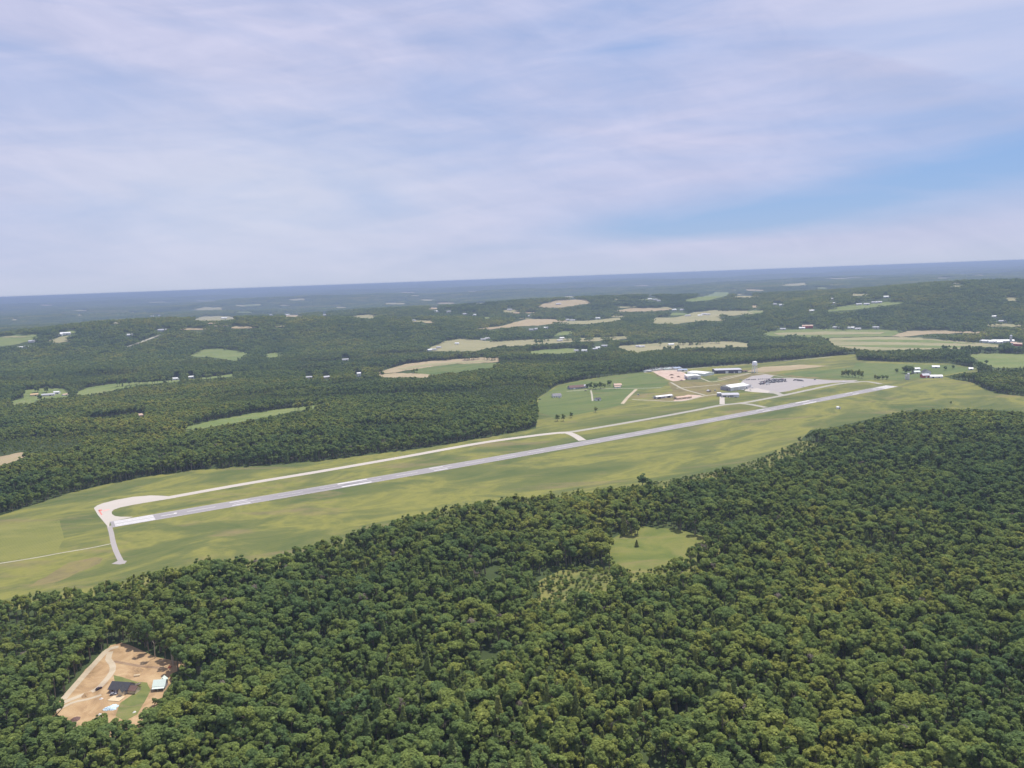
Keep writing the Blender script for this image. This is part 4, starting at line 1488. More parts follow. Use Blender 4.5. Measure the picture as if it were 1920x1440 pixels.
# airfield buildings
root, w, d, wl, rf = building('hangar', 'largest white hangar with a purplish grey gable beside the apron', (1370, 733.5), (1403, 728.5), 34, 8.5, 13, W_white, RF_white, 'x', cat='hangar', over=0.8)
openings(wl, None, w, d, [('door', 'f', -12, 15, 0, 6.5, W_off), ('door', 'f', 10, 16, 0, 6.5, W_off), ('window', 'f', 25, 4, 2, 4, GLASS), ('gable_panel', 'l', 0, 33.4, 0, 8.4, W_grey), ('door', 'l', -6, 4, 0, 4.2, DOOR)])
root, w, d, wl, rf = building('terminal', 'low pale terminal with a grey roof band in front of the biggest hangar', (1354, 745), (1386, 744.5), 30, 5.5, 7.5, W_off, RF_lt, 'x', cat='terminal', over=0.6)
openings(wl, None, w, d, [('window', 'f', -14, 8, 1.2, 3.6, GLASS), ('window', 'f', 2, 9, 1.2, 3.6, GLASS), ('door', 'f', -5, 2.4, 0, 2.6, DOOR), ('garage_door', 'f', 15, 8, 0, 4, W_white), ('window', 'l', 0, 6, 1.2, 3.4, GLASS)])
wg, rg_ = gable_parts(root, 9, 12, 7.5, 7.5, W_grey, RF_white, 'x', 0.3, x0=-w / 2 - 4.6, y0=4, flat_roof=True)
building('lean_to', 'white lean-to with a bright roof on the apron side of the largest hangar', (1400, 727.5), (1409, 725.5), 30, 5.5, 7, W_white, RF_white, 'y', lambda w, d: [('door', 'f', 0, w * 0.7, 0, 4.5, W_off)], 'hangar')
building('hut', 'tiny tan hut standing alone left of the terminal', (1328, 735.5), (1333.5, 735), 8, 3.4, 5.2, W_tan, RF_lt, 'y', lambda w, d: [('door', 'f', 0, 1.4, 0, 2.2, DOOR)], 'hut')
building('hangar', 'long low white hangar row with dark bays west of the terminal', (1232, 748.3), (1262, 744.6), 16, 4.5, 6.2, W_off, RF_white, 'x',
         lambda w, d: [('door', 'f', -w / 2 + 6, 10, 0.1, 4, DOOR), ('door', 'f', w / 2 - 12, 9, 0.1, 4, DOOR), ('door', 'f', -6, 10, 0.1, 4, W_grey), ('door', 'l', 0, 5, 0, 3.5, DOOR)], 'hangar')
building('shed', 'tan shed with a salmon roof at the end of the long white hangar row', (1270, 749.6), (1297, 746.5), 15, 4.2, 6.0, W_tan, RF_salmon, 'x',
         lambda w, d: [('door', 'f', -8, 5, 0, 3.4, W_cream), ('door', 'f', 6, 5, 0, 3.4, W_cream), ('window', 'l', 0, 3, 1.2, 2.6, GLASS)], 'shed')
building('warehouse', 'boxy white warehouse at the edge of the pink gravel yard', (1290, 712), (1314, 711), 40, 9.0, 11.0, W_white, RF_white, 'y',
         lambda w, d: [('door', 'f', 0, w * 0.5, 0, 5.5, W_grey), ('annex_panel', 'l', -4, 30, 0, 5, W_grey), ('door', 'l', 8, 4, 0, 3.2, DOOR)], 'warehouse')
building('warehouse', 'white warehouse with a pale green flank behind the boxy one', (1321, 705.8), (1339, 702.8), 62, 7.0, 9.0, PALEG, RF_white, 'y',
         lambda w, d: [('door', 'f', 0, w * 0.5, 0, 4.5, W_white), ('door', 'l', -10, 6, 0, 4, DOOR)], 'warehouse')
building('factory', 'long dark walled factory with a light roof beside the water tower', (1341, 700.8), (1391, 699.2), 40, 9.5, 11.0, W_dark, RF_lt, 'x',
         lambda w, d: [('door', 'f', -w * 0.06, 8, 0, 6.5, W_white), ('door', 'f', w / 2 - 6, 9, 0, 6.5, W_white), ('door', 'f', w * 0.22, 4, 0, 4, W_off), ('door', 'f', -w / 2 + 6, 5, 0, 6, DOOR), ('door', 'l', 0, 8, 0, 6, W_grey)], 'factory')
building('shed', 'small tan shed between the factory and the water tower', (1394, 698.2), (1402, 697.6), 14, 4, 5.5, W_tan, RF_brown, 'x', lambda w, d: [('door', 'f', 0, 3, 0, 2.8, DOOR)], 'shed')
for (a, b, lab) in (((1265, 693.5), (1278, 692.3), 'blue grey storage shed nearest the pink yard'), ((1272, 696.7), (1289, 696.2), 'blue grey storage shed next to the boxy warehouse')):
    building('storage_shed', lab, a, b, 22, 4.5, 6.5, W_off, BLUEG, 'x', lambda w, d: [('door', 'f', 0, 5, 0, 3.6, DOOR)], 'shed')
building('equipment_hut', 'little white equipment hut alone on the grass beyond the runway', (1571.5, 767.3), (1576.5, 766.8), 6, 3.8, 5.2, W_white, RF_white, 'y', lambda w, d: [('door', 'f', 0, 1.3, 0, 2.2, DOOR)], 'hut')

# houses in the meadow
building('house', 'grey roofed house with white front at the foot of the meadow', (1037, 745.5), (1053, 744.5), 16, 3.6, 8.5, W_white, RF_grey, 'x',
         lambda w, d: [('garage_door', 'f', w * 0.25, 5, 0, 2.6, W_off), ('door', 'f', -2, 1.2, 0, 2.2, DOOR), ('window', 'f', -w * 0.32, 2.4, 1, 2.3, GLASS)], 'house')
building('house', 'long brown roofed farm building beside the meadow trees', (1069, 730.5), (1096, 728.2), 18, 4.2, 9.0, W_grey, RF_brown, 'x',
         lambda w, d: [('garage_door', 'f', -w * 0.2, 6, 0, 3.4, W_white), ('door', 'f', w * 0.1, 1.4, 0, 2.2, DOOR), ('window', 'f', w * 0.3, 4, 1, 2.3, GLASS)], 'house')
building('house', 'small white house tucked against the left side of the meadow trees', (1098, 727.5), (1104, 726.6), 10, 5, 8, W_white, RF_lt, 'y', lambda w, d: [('window', 'f', 1.5, 1.6, 1, 2.4, GLASS), ('door', 'f', -1.5, 1.1, 0, 2.1, DOOR)], 'house')
building('house', 'tan roofed house standing alone right of the meadow trees', (1152, 725.3), (1166, 724.6), 15, 3.8, 7.4, W_cream, RF_salmon, 'x',
         lambda w, d: [('window', 'f', -w * 0.3, 2.6, 1, 2.3, GLASS), ('door', 'f', 0, 1.2, 0, 2.2, DOOR), ('garage_door', 'f', w * 0.3, 5, 0, 2.6, W_white)], 'house')
building('garage', 'low pale garage just in front of the tan roofed house', (1153, 727.6), (1164, 726.8), 8, 2.8, 4.2, W_white, RF_salmon, 'x', lambda w, d: [('garage_door', 'f', 0, 5, 0, 2.3, W_off)], 'garage')
building('shed', 'dark roofed shed with white ends in the middle of the meadow', (1117.5, 751.5), (1127, 750.6), 11, 3.4, 6.2, W_white, RF_dark, 'x', lambda w, d: [('door', 'f', 0, 3, 0, 2.5, DOOR)], 'shed')

# farm at the far end of the runway
building('barn', 'red barn of the farm beyond the far runway end', (1730.5, 708.6), (1744, 708.2), 16, 6, 10, W_red, RF_lt, 'x', lambda w, d: [('door', 'f', 0, 4, 0, 4, W_white), ('window', 'f', -6, 1.6, 2.4, 4, GLASS)], 'barn')
building('barn', 'long white barn joined to the right of the red barn', (1744.5, 709.2), (1768, 709.0), 15, 4.6, 7.6, W_white, RF_white, 'x', lambda w, d: [('door', 'f', -8, 4, 0, 3.6, DOOR), ('window', 'f', 6, 3, 1.4, 2.8, GLASS)], 'barn')
building('farmhouse', 'tall dark roofed farmhouse just behind the red barn', (1733, 702.5), (1746, 702), 15, 7, 12.5, W_off, RF_dark, 'y', lambda w, d: [('window', 'f', -3, 1.6, 1, 2.6, GLASS), ('window', 'f', 3, 1.6, 1, 2.6, GLASS), ('window', 'f', 0, 1.6, 4, 5.6, GLASS), ('door', 'f', 0, 1.3, 0, 2.2, DOOR)], 'house')
for (a, b, d_, wm, rm, lab) in (((1714, 700.5), (1726, 700), 13, W_off, PALEG, 'pale green roofed shed left of the tall farmhouse'),
                                ((1716, 694.3), (1726, 693.8), 12, W_white, RF_white, 'white roofed shed left behind the tall farmhouse'),
                                ((1748, 690.2), (1762, 690.3), 13, W_white, RF_white, 'white roofed shed right behind the tall farmhouse'),
                                ((1817, 694.0), (1825, 694.0), 10, W_white, RF_white, 'lone small white shed against the wood right of the farm')):
    building('farm_shed', lab, a, b, d_, 4, 6.5, wm, rm, 'x', lambda w, d: [('door', 'f', 0, 3.4, 0, 3, DOOR)], 'shed')

# the building plot in the forest
root, w, d, wl, rf = building('house', 'dark roofed house on the orange dirt plot', (205, 1298.5), (238, 1301), 9.5, 3.0, 6.2, W_grey, RF_dark, 'x', cat='house', over=0.7)
openings(wl, None, w, d, [('window', 'f', -4.5, 1.5, 1, 2.2, GLASS), ('door', 'f', -1.8, 1.0, 0, 2.1, W_white), ('window', 'f', 1, 1.4, 1, 2.2, GLASS), ('window', 'l', 0, 1.4, 1, 2.2, GLASS)])
gable_parts(root, 6.5, 6, 2.6, 4.6, W_cream, RF_brown, 'x', 0.5, x0=w / 2 + 3.35, y0=-1.2)
gable_parts(root, 3.4, 3.6, 3.4, 6.0, W_cream, RF_dark, 'y', 0.3, x0=4.6, y0=-d / 2 - 1.82)
mb = MB()
mb.box(-0.6, 8.8, -d / 2 - 10.5, -d / 2 - 3.8, -0.4, 0.35)
for k in range(13):
    mb.box(-0.6 + k * 0.74, -0.6 + k * 0.74 + 0.62, -d / 2 - 10.5, -d / 2 - 3.8, 0.353, 0.40)
dk = mb.build('deck', LUMBER, root)
root, w, d, wl, rf = building('cottage', 'cottage with a pale mint metal roof beside the lawn', (287.5, 1294.5), (309, 1292.5), 7.5, 3.2, 6.0, W_grey, RF_mint, 'x', cat='cottage', over=0.6)
openings(wl, None, w, d, [('door', 'f', -2.5, 1.0, 0, 2.1, DOOR), ('window', 'f', 1.5, 2.2, 0.9, 2.2, GLASS), ('window', 'l', 0, 1.4, 1, 2.2, GLASS)])
gable_parts(root, 4.4, 3.4, 3.0, 5.2, W_grey, RF_mint, 'y', 0.4, x0=0.6, y0=d / 2 + 1.72)
mb = MB()
mb.hexa([(-w / 2 - 0.3, -d / 2 - 2.6, 2.2), (w / 2 + 0.3, -d / 2 - 2.6, 2.2), (w / 2 + 0.3, -d / 2 - 0.62, 2.62), (-w / 2 - 0.3, -d / 2 - 0.62, 2.62)],
        [(-w / 2 - 0.3, -d / 2 - 2.6, 2.32), (w / 2 + 0.3, -d / 2 - 2.6, 2.32), (w / 2 + 0.3, -d / 2 - 0.62, 2.74), (-w / 2 - 0.3, -d / 2 - 0.62, 2.74)])
for sx in (-w / 2, 0, w / 2):
    mb.box(sx - 0.08, sx + 0.08, -d / 2 - 2.5, -d / 2 - 2.34, -0.3, 2.2)
mb.build('porch', RF_mint, root)

# far farm buildings, small in the picture
FARH = [  # px, py, width, depth, height, wall, roof, label (None: one of the many tiny ones)
    (65, 742.5, 20, 13, 5, W_cream, RF_orange, 'orange roofed farmhouse at the left among the pasture trees'),
    (91, 742.5, 34, 12, 5, W_off, RF_lt, 'long grey shed right of the orange roofed farmhouse'),
    (107, 738.5, 16, 10, 6, W_white, RF_white, 'white shed behind the long grey shed on the left farm'),
    (122, 742.0, 14, 10, 4, W_white, RF_salmon, 'small pale shed at the right end of the left farm'),
    (265, 781.5, 20, 14, 5, W_cream, RF_salmon, 'pink roofed house alone in the woods left of the runway'),
    (331, 712.5, 26, 12, 6, W_white, RF_white, 'larger white barn at the end of the long left pasture'),
    (359, 709.5, 18, 12, 6, W_white, RF_white, 'smaller white barn at the end of the long left pasture'),
    (612, 709.5, 26, 14, 5, W_cream, RF_lt, 'pale house among the woods left of the small tan field'),
    (673, 706.0, 12, 12, 11, W_white, RF_white, 'tall narrow white barn left of the small tan field'),
    (123, 627.5, 44, 20, 8, W_white, RF_white, 'white farm building on the hilltop at far left'),
    (113, 629.5, 24, 16, 8, W_white, RF_white, 'smaller white building left of the white hilltop farm'),
    (60, 642.0, 26, 16, 7, W_off, RF_lt, 'pale house below the green hill pasture on the left'),
    (47, 652.5, 60, 14, 5, W_white, RF_white, 'long white roof below the pale house on the left hill'),
    (305, 620.5, 44, 16, 6, W_white, RF_lt, 'pale building at the top of the straight hillside road'),
    (244, 629.5, 26, 14, 6, W_white, RF_white, 'lone white house in the woods left of the hillside road'),
    (420, 598.0, 46, 20, 9, W_white, RF_white, 'white barn standing on the pale hilltop field'),
    (1880, 641.8, 70, 18, 6, W_white, RF_white, None),
    (1514, 614.5, 46, 18, 9, W_red, RF_salmon, 'red barn at the left end of the large right pasture'),
    (1912, 648.5, 36, 18, 7, W_red, RF_salmon, 'reddish farm building by the right edge behind the straw field'),
    (1901, 646.5, 20, 14, 7, W_off, RF_salmon, 'pale pink farmhouse left of the reddish farm building'),
    (1850, 642.0, 44, 16, 6, W_white, RF_white, 'white shed at the left end of the right edge farm'),
    (1861, 642.8, 30, 14, 6, W_white, RF_white, 'short white shed second from the left on the right edge farm'),
]
TINY = [(285, 594), (300, 592.5), (508, 591.6), (539, 591), (609, 592), (776, 602.5), (819, 585), (841, 585.5), (872, 590), (890, 591.5), (956, 581.7), (992, 593.5), (807, 657.5), (823, 653), (815, 657),
        (857, 645.5), (906, 638), (914, 636), (1023.5, 616), (1006.6, 618), (996, 619.5), (1053.5, 635.5), (1049.5, 640), (1081, 659), (1121, 653.5), (1116, 656), (1134, 650), (1096, 659), (1197, 651), (1203, 651.5),
        (1258, 647.5), (1062.6, 601), (1073, 602), (1121, 598), (1235.7, 565), (1229, 563), (1219, 562), (1047, 571), (1320, 590.5), (1312.5, 593), (1290, 593), (1328, 591), (1264, 582), (1279, 582), (1453, 572), (1466, 573),
        (1560, 562), (1562.6, 570), (1522, 584), (1648, 568), (1640, 568.5), (1661.5, 558), (1610, 572), (1625, 571.5), (1504, 616.5), (1468, 618.5), (1568, 615.5), (1595, 616), (1608.7, 618), (1642.5, 615.5), (1874, 643.5),
        (648, 676), (580, 709.5), (1863, 595), (1880, 604)]


def far_building(px, py, w, d, h, wm, rm, label, group, i):
    g = ground([px], [py])[0]
    raster([(px - 7, py - 5), (px + 7, py - 5), (px + 8, py + 1.2), (px - 8, py + 1.2)], CLEAR)
    rg = random.Random(i * 7 + int(px))
    root = empty('farm_building', (g[0], g[1], g[2]), -math.atan2(g[0], g[1]) + rg.uniform(-0.5, 0.5))
    tag(root, label, 'farm building', group)
    wl, rf = gable_parts(root, w, d, h, h + d * 0.22, wm, rm, 'x', 0.6)
    openings(wl, None, w, d, [('door', 'f', w * 0.15, 3.5, 0, min(3.4, h - 1), DOOR)])
    BUILD_XY.append((g[0], g[1], 0.6 * w + 8))


for i, q in enumerate(FARH):
    far_building(*q[:7], q[7] or 'long white shed third from the left on the right edge farm', None, i)
for i, (px, py) in enumerate(TINY):
    g0 = ground([px], [py])[0]
    D = math.hypot(g0[0], g0[1])
    k = min(1.7, 0.6 + D / 10500)
    far_building(px, py, 24 * k * (0.8 + 0.5 * random.random()), 13 * k, 5.5 * k, [W_white, W_off, W_off][i % 3], [RF_white, RF_lt, RF_lt][i % 3],
                 'tiny pale farm building far off among the distant woods and fields', 'tiny farm buildings in the distance', i)

# ------------------------------------------------------------------ water tower, silos
def water_tower(px, py):
    g = ground([px], [py])[0]
    t = empty('water_tower', tuple(g))
    tag(t, 'tall white water tower on slim legs behind the airfield', 'water tower')
    zt = 19.0
    mb = MB()
    mb.lathe([(0.4, zt - 1.5), (3.2, zt - 0.6), (6.0, zt + 1.0), (6.7, zt + 3.2), (6.7, zt + 10.2), (5.6, zt + 12.2), (3.0, zt + 13.4), (0.02, zt + 13.8)], 24)
    o = mb.build('tank', STEEL, t)
    o.data.polygons.foreach_set('use_smooth', [True] * len(o.data.polygons))
    mb = MB()
    mb.tube((0, 0, -1), (0, 0, zt - 1.2), 1.0, 1.0, 12)
    mb.build('riser_pipe', STEEL, t)
    for k in range(6):
        a = k * math.pi / 3
        mb = MB()
        mb.tube((8.2 * math.cos(a), 8.2 * math.sin(a), -1), (6.55 * math.cos(a), 6.55 * math.sin(a), zt + 3.4), 0.5, 0.42, 8)
        mb.build('leg', STEEL, t)
    mb = MB()
    for z in (7.0, 13.5):
        rr = 8.2 - 1.65 * z / (zt + 3.4)
        for k in range(6):
            a, b = k * math.pi / 3, (k + 1) * math.pi / 3
            mb.tube((rr * math.cos(a), rr * math.sin(a), z), (rr * math.cos(b), rr * math.sin(b), z), 0.16, 0.16, 5)
    mb.build('brace', STEEL, t)
    mb = MB()
    mb.lathe([(6.75, zt + 3.1), (7.9, zt + 3.1), (7.9, zt + 4.2), (7.8, zt + 4.2), (7.8, zt + 3.3), (6.75, zt + 3.3)], 24)
    mb.build('balcony', STEEL, t)
    BUILD_XY.append((g[0], g[1], 14))


water_tower(1415, 698.5)


def silo(px, py, r, h, label, dome):
    g = ground([px], [py])[0]
    t = empty('silo', tuple(g))
    tag(t, label, 'silo')
    mb = MB()
    mb.lathe([(r, -1), (r, h)], 16)
    mb.build('body', W_off, t)
    mb = MB()
    mb.lathe([(r * 1.06, h + 0.01), (r * 0.9, h + r * 0.5), (r * 0.5, h + r * 0.85), (0.02, h + r)], 16)
    mb.build('dome', dome, t)
    BUILD_XY.append((g[0], g[1], r + 6))


silo(1703, 711.5, 3.0, 14, 'white silo alone beyond the far runway end', RF_white)
silo(1895, 643.5, 4.0, 26, 'tall white silo at the right edge farm', RF_white)
silo(1698.5, 711.5, 2.2, 10, 'short grey silo just left of the white silo', RF_lt)

# ------------------------------------------------------------------ vehicles
def wheel_mb(mb, x, y, r, w, m):
    mb.tube((x, y - w / 2, r), (x, y + w / 2, r), r, r, 8, m)


def car_mesh(name, paint, van=False):
    mb = MB()
    L, W = 2.25, 0.9
    h1 = 0.95
    mb.hexa([(-L, -W, 0.32), (L, -W, 0.32), (L, W, 0.32), (-L, W, 0.32)], [(-L * 0.98, -W * 0.95, h1 * 0.95), (L * 0.96, -W * 0.95, h1 * 0.85), (L * 0.96, W * 0.95, h1 * 0.85), (-L * 0.98, W * 0.95, h1 * 0.95)], 0)
    top = 2.0 if van else 1.48
    xa, xb = (-2.15, 1.5) if van else (-1.7, 0.85)
    mb.hexa([(xa, -W * 0.92, h1 * 0.93), (xb, -W * 0.92, h1 * 0.93), (xb, W * 0.92, h1 * 0.93), (xa, W * 0.92, h1 * 0.93)],
            [(xa + 0.35, -W * 0.72, top - 0.06), (xb - 0.65, -W * 0.72, top - 0.06), (xb - 0.65, W * 0.72, top - 0.06), (xa + 0.35, W * 0.72, top - 0.06)], 1)
    mb.box(xa + 0.35, xb - 0.65, -W * 0.74, W * 0.74, top - 0.057, top, 0)
    for x in (-1.4, 1.4):
        for y in (-W * 0.93, W * 0.93):
            wheel_mb(mb, x, y, 0.34, 0.22, 2)
    me = bpy.data.meshes.new(name)
    me.from_pydata(mb.v, [], mb.f)
    for mt in (paint, GLASS, RUBBER):
        me.materials.append(mt)
    me.polygons.foreach_set('material_index', mb.m)
    me.update()
    return me


CARM = {k: car_mesh('parked_car', v) for k, v in CARP.items()}
VANM = car_mesh('van', CARP['white'], True)
CARL = {'dark': 'dark car parked in the crowded rows on the apron', 'white': 'white car parked in the crowded rows on the apron', 'silver': 'silver car parked in the crowded rows on the apron',
        'purple': 'plum coloured car parked in the crowded rows on the apron', 'red': 'red car parked in the crowded rows on the apron'}


def put_car(me, px, py, rot, label, group=None, name='parked_car', cat='car', s=1.0):
    g = ground([px], [py])[0]
    o = link_mesh(name, me)
    o.location = (g[0], g[1], g[2] + 0.16 + (0.0 if math.hypot(g[0], g[1]) < 2100 else 0.2))
    o.rotation_euler = (0, 0, rot)
    o.scale = (s, s, s)
    return tag(o, label, cat, group)


rg = random.Random(5)
rows = [((1386, 713.2), (1424, 711.9), 12), ((1400, 712.2), (1452, 710.6), 15), ((1424, 716.2), (1470, 713.4), 16), ((1425, 717.4), (1474, 714.4), 17), ((1422, 719.6), (1454, 717.6), 11),
        ((1432, 714.6), (1474, 712.6), 14), ((1436, 713.4), (1474, 711.7), 13), ((1430, 718.6), (1468, 716.0), 13), ((1440, 712.2), (1472, 710.8), 11), ((1487, 713.5), (1507, 715.0), 8), ((1489, 712.0), (1505, 713.4), 6), ((1448, 717.9), (1476, 715.6), 9)]
for (a, b, n) in rows:
    A, B = ground([a[0], b[0]], [a[1], b[1]])
    rot = math.atan2(B[1] - A[1], B[0] - A[0]) + math.pi / 2
    for k in range(n):
        if rg.random() < 0.1:
            continue
        t = (k + 0.5) / n
        kind = rg.choices(['dark', 'dark', 'purple', 'silver', 'white', 'red'], [4, 3, 2, 2.2, 1.6, 0.5])[0]
        put_car(CARM[kind], a[0] + (b[0] - a[0]) * t, a[1] + (b[1] - a[1]) * t, rot + rg.uniform(-0.08, 0.08), CARL[kind], 'cars parked on the apron', s=1.12)


def truck(px, py, rot, label, boxm, cabm, L=9.0, name='truck'):
    g = ground([px], [py])[0]
    t = empty(name, (g[0], g[1], g[2] + 0.16), rot)
    tag(t, label, 'truck')
    mb = MB()
    mb.box(-L / 2, L / 2 - 2.5, -1.25, 1.25, 0.95, 3.7)
    mb.build('cargo_box', boxm, t)
    mb = MB()
    mb.hexa([(L / 2 - 2.35, -1.15, 0.5), (L / 2, -1.15, 0.5), (L / 2, 1.15, 0.5), (L / 2 - 2.35, 1.15, 0.5)], [(L / 2 - 2.35, -1.1, 2.7), (L / 2 - 0.7, -1.1, 2.7), (L / 2 - 0.7, 1.1, 2.7), (L / 2 - 2.35, 1.1, 2.7)])
    mb.build('cab', cabm, t)
    for x in (-L / 2 + 1.2, -L / 2 + 2.4, L / 2 - 1.2):
        for y in (-1.1, 1.1):
            mb = MB()
            wheel_mb(mb, x, y, 0.5, 0.3, 0)
            mb.build('wheel', RUBBER, t)


truck(1440, 720.8, 0.35, 'white box truck in front of the parked car rows', W_white, CARP['white'], 12)
truck(1429, 721.0, 0.35, 'dark lorry left of the white box truck', W_dark, CARP['dark'], 14)
put_car(VANM, 1341, 732.5, 0.5, 'white van right of the tiny tan hut', None, 'van', 'van', 1.3)
put_car(VANM, 1528, 712.6, 0.3, 'white van alone at the far corner of the apron', None, 'van', 'van', 1.3)
put_car(VANM, 1374, 745.5, 0.2, 'white van parked before the terminal front', None, 'van', 'van', 1.2)
put_car(CARM['white'], 1368, 746.0, 0.9, 'white car parked before the terminal front', None)
put_car(CARM['dark'], 1380, 745.9, 0.9, 'dark car parked before the terminal front', None)
put_car(CARM['dark'], 1407, 731.8, 0.3, 'dark car on the pale pad in front of the biggest hangar', None)
put_car(VANM, 1197, 740.8, 0.6, 'white van on the grass beside the tan dirt track', None, 'van', 'van', 1.3)
put_car(CARM['dark'], 1098, 733.2, 0.1, 'dark car on the lane in front of the long brown roofed building', None, s=1.3)
put_car(CARM['dark'], 1012, 749.2, 0.2, 'dark car on the meadow grass near the wood edge', None, s=1.4)
put_car(VANM, 1049, 746.6, 0.4, 'white van beside the grey roofed meadow house', None, 'van', 'van', 1.2)


def trailer_mesh():
    mb = MB()
    mb.box(-6, 6, -1.25, 1.25, 0.9, 3.6, 0)
    mb.box(-6.05, 6.05, -1.3, 1.3, 3.603, 3.75, 1)
    for x in (-4.6, -3.4):
        for y in (-1.05, 1.05):
            wheel_mb(mb, x, y, 0.5, 0.3, 2)
    mb.box(4.6, 4.9, -0.6, 0.6, 0, 0.9, 2)
    return mb


tm = trailer_mesh()
TRM = []
for c in (PALEG, W_white, W_off):
    me = bpy.data.meshes.new('trailer')
    me.from_pydata(tm.v, [], tm.f)
    for mt in (c, RF_white if c != PALEG else PALEG, RUBBER):
        me.materials.append(mt)
    me.polygons.foreach_set('material_index', tm.m)
    me.update()
    TRM.append(me)
TRL = ['pale green trailer stored in the yard along the wood edge', 'white trailer stored in the yard along the wood edge', 'off-white trailer stored in the yard along the wood edge']
for (a, b, n) in (((1209, 697.8), (1221, 696.8), 6), ((1211, 696), (1224, 694.8), 7), ((1217, 693.6), (1234, 692), 9), ((1226, 694.9), (1246, 693.6), 10), ((1236, 691.4), (1262, 690.2), 13), ((1248, 693.3), (1264, 692.2), 8), ((1234, 692.6), (1262, 691.2), 12), ((1262, 689.9), (1270, 689.6), 3)):
    A, B = ground([a[0], b[0]], [a[1], b[1]])
    rot = math.atan2(B[1] - A[1], B[0] - A[0])
    for k in range(n):
        t = (k + 0.5) / n
        q = rg.choice([0, 0, 1, 2])
        g = ground([a[0] + (b[0] - a[0]) * t], [a[1] + (b[1] - a[1]) * t])[0]
        o = link_mesh('trailer', TRM[q])
        o.location = (g[0], g[1], g[2] + 0.4)
        o.rotation_euler = (0, 0, rot + rg.choice([0, math.pi / 2, math.pi / 2]) + rg.uniform(-0.2, 0.2))
        o.scale = (1.0, 1.25, 1.1)
        tag(o, TRL[q], 'trailer', 'trailers stored along the wood edge')


def soil_heap(px, py, r, h, label, mat=SOILP, name='soil_heap', cat='heap', clear=None):
    g = ground([px], [py])[0]
    rg = np.random.default_rng(int(px * 10 + py))
    n, m = 14, 6
    V, Fc = [(0, 0, h)], []
    for j in range(1, m + 1):
        for k in range(n):
            a = 2 * math.pi * k / n
            q = j / m
            V.append((r * q * math.cos(a) * rg.uniform(0.85, 1.15), 0.7 * r * q * math.sin(a) * rg.uniform(0.85, 1.15), h * (math.cos(q * math.pi) * 0.5 + 0.5) * rg.uniform(0.8, 1.15) - (0.35 if j == m else 0)))
    for k in range(n):
        Fc.append((0, 1 + k, 1 + (k + 1) % n))
        for j in range(m - 1):
            Fc.append((1 + j * n + k, 1 + (j + 1) * n + k, 1 + (j + 1) * n + (k + 1) % n, 1 + j * n + (k + 1) % n))
    me = bpy.data.meshes.new(name)
    me.from_pydata(V, [], Fc)
    me.materials.append(mat)
    me.update()
    o = link_mesh(name, me)
    o.location = (g[0], g[1], g[2] + 0.1)
    o.rotation_euler = (0, 0, rg.uniform(0, 3))
    return tag(o, label, cat)


soil_heap(1259, 703.6, 9, 3.5, 'widest dark soil heap in the middle of the pink gravel yard')
soil_heap(1260, 708.6, 6, 3, 'small dark soil heap in the front half of the pink gravel yard')
soil_heap(1272, 707, 8, 3, 'soil heap nearest the boxy warehouse in the pink yard')
soil_heap(1278, 713.4, 7, 2.2, 'brown soil heap at the front edge of the pink yard')
soil_heap(1233, 705.0, 6, 2.0, 'low brown heap at the left edge of the pink yard')
soil_heap(140, 1350, 5.0, 1.8, 'heap of purplish cut brush at the lower corner of the dirt plot', BRUSHW, 'brush_heap', 'brush heap')
soil_heap(318, 1251.5, 2.2, 1.4, 'dark red soil heap below the tall bare trunked tree on the plot', simple('red_soil', (0.22, 0.07, 0.05), 0.95, 0.05, 0.3), 'soil_heap')
soil_heap(262, 1256, 6.0, 1.3, 'low tan soil heap behind the lawn on the dirt plot', D_site)
soil_heap(190, 1310.5, 1.6, 0.9, 'small pile of rubbish beside the drive at the dark roofed house', W_off, 'rubbish_pile', 'rubbish')
soil_heap(252, 1335.5, 1.5, 0.8, 'small white pile at the lower end of the lawn', W_off, 'rubbish_pile', 'rubbish')
soil_heap(187, 1340, 1.6, 0.9, 'whitish pile at the forest edge below the blue tarpaulin', W_off, 'rubbish_pile', 'rubbish')
soil_heap(163, 1303, 5.5, 1.5, 'long tan spoil heap beside the drive on the dirt plot', D_site)


def detailed_car(px, py, rot, label, paint):
    g = ground([px], [py])[0]
    t = empty('car', (g[0], g[1], g[2] + 0.16), rot)
    tag(t, label, 'car')
    mb = MB()
    L, W = 2.3, 0.92
    mb.hexa([(-L, -W, 0.32), (L, -W, 0.32), (L, W, 0.32), (-L, W, 0.32)], [(-L * 0.98, -W * 0.95, 0.95), (L * 0.95, -W * 0.95, 0.82), (L * 0.95, W * 0.95, 0.82), (-L * 0.98, W * 0.95, 0.95)])
    mb.box(-1.5, 0.35, -0.68, 0.68, 1.49, 1.58)
    mb.build('body', paint, t)
    mb = MB()
    mb.hexa([(-1.9, -0.85, 0.94), (0.95, -0.85, 0.9), (0.95, 0.85, 0.9), (-1.9, 0.85, 0.94)], [(-1.5, -0.67, 1.487), (0.35, -0.67, 1.487), (0.35, 0.67, 1.487), (-1.5, 0.67, 1.487)])
    mb.build('window', GLASS, t)
    for x in (-1.4, 1.4):
        for y in (-0.86, 0.86):
            mb = MB()
            wheel_mb(mb, x, y, 0.34, 0.22, 0)
            mb.build('wheel', RUBBER, t)
    for y in (-0.6, 0.6):
        mb = MB()
        mb.box(L * 0.955, L * 0.985, y - 0.2, y + 0.2, 0.6, 0.76)
        mb.build('headlight', W_white, t)


detailed_car(185.5, 1292.5, 1.05, 'dark plum car parked on the drive left of the dark roofed house', CARP['purple'])
detailed_car(212.5, 1303.2, 0.3, 'silver car close to the front of the dark roofed house', CARP['silver'])


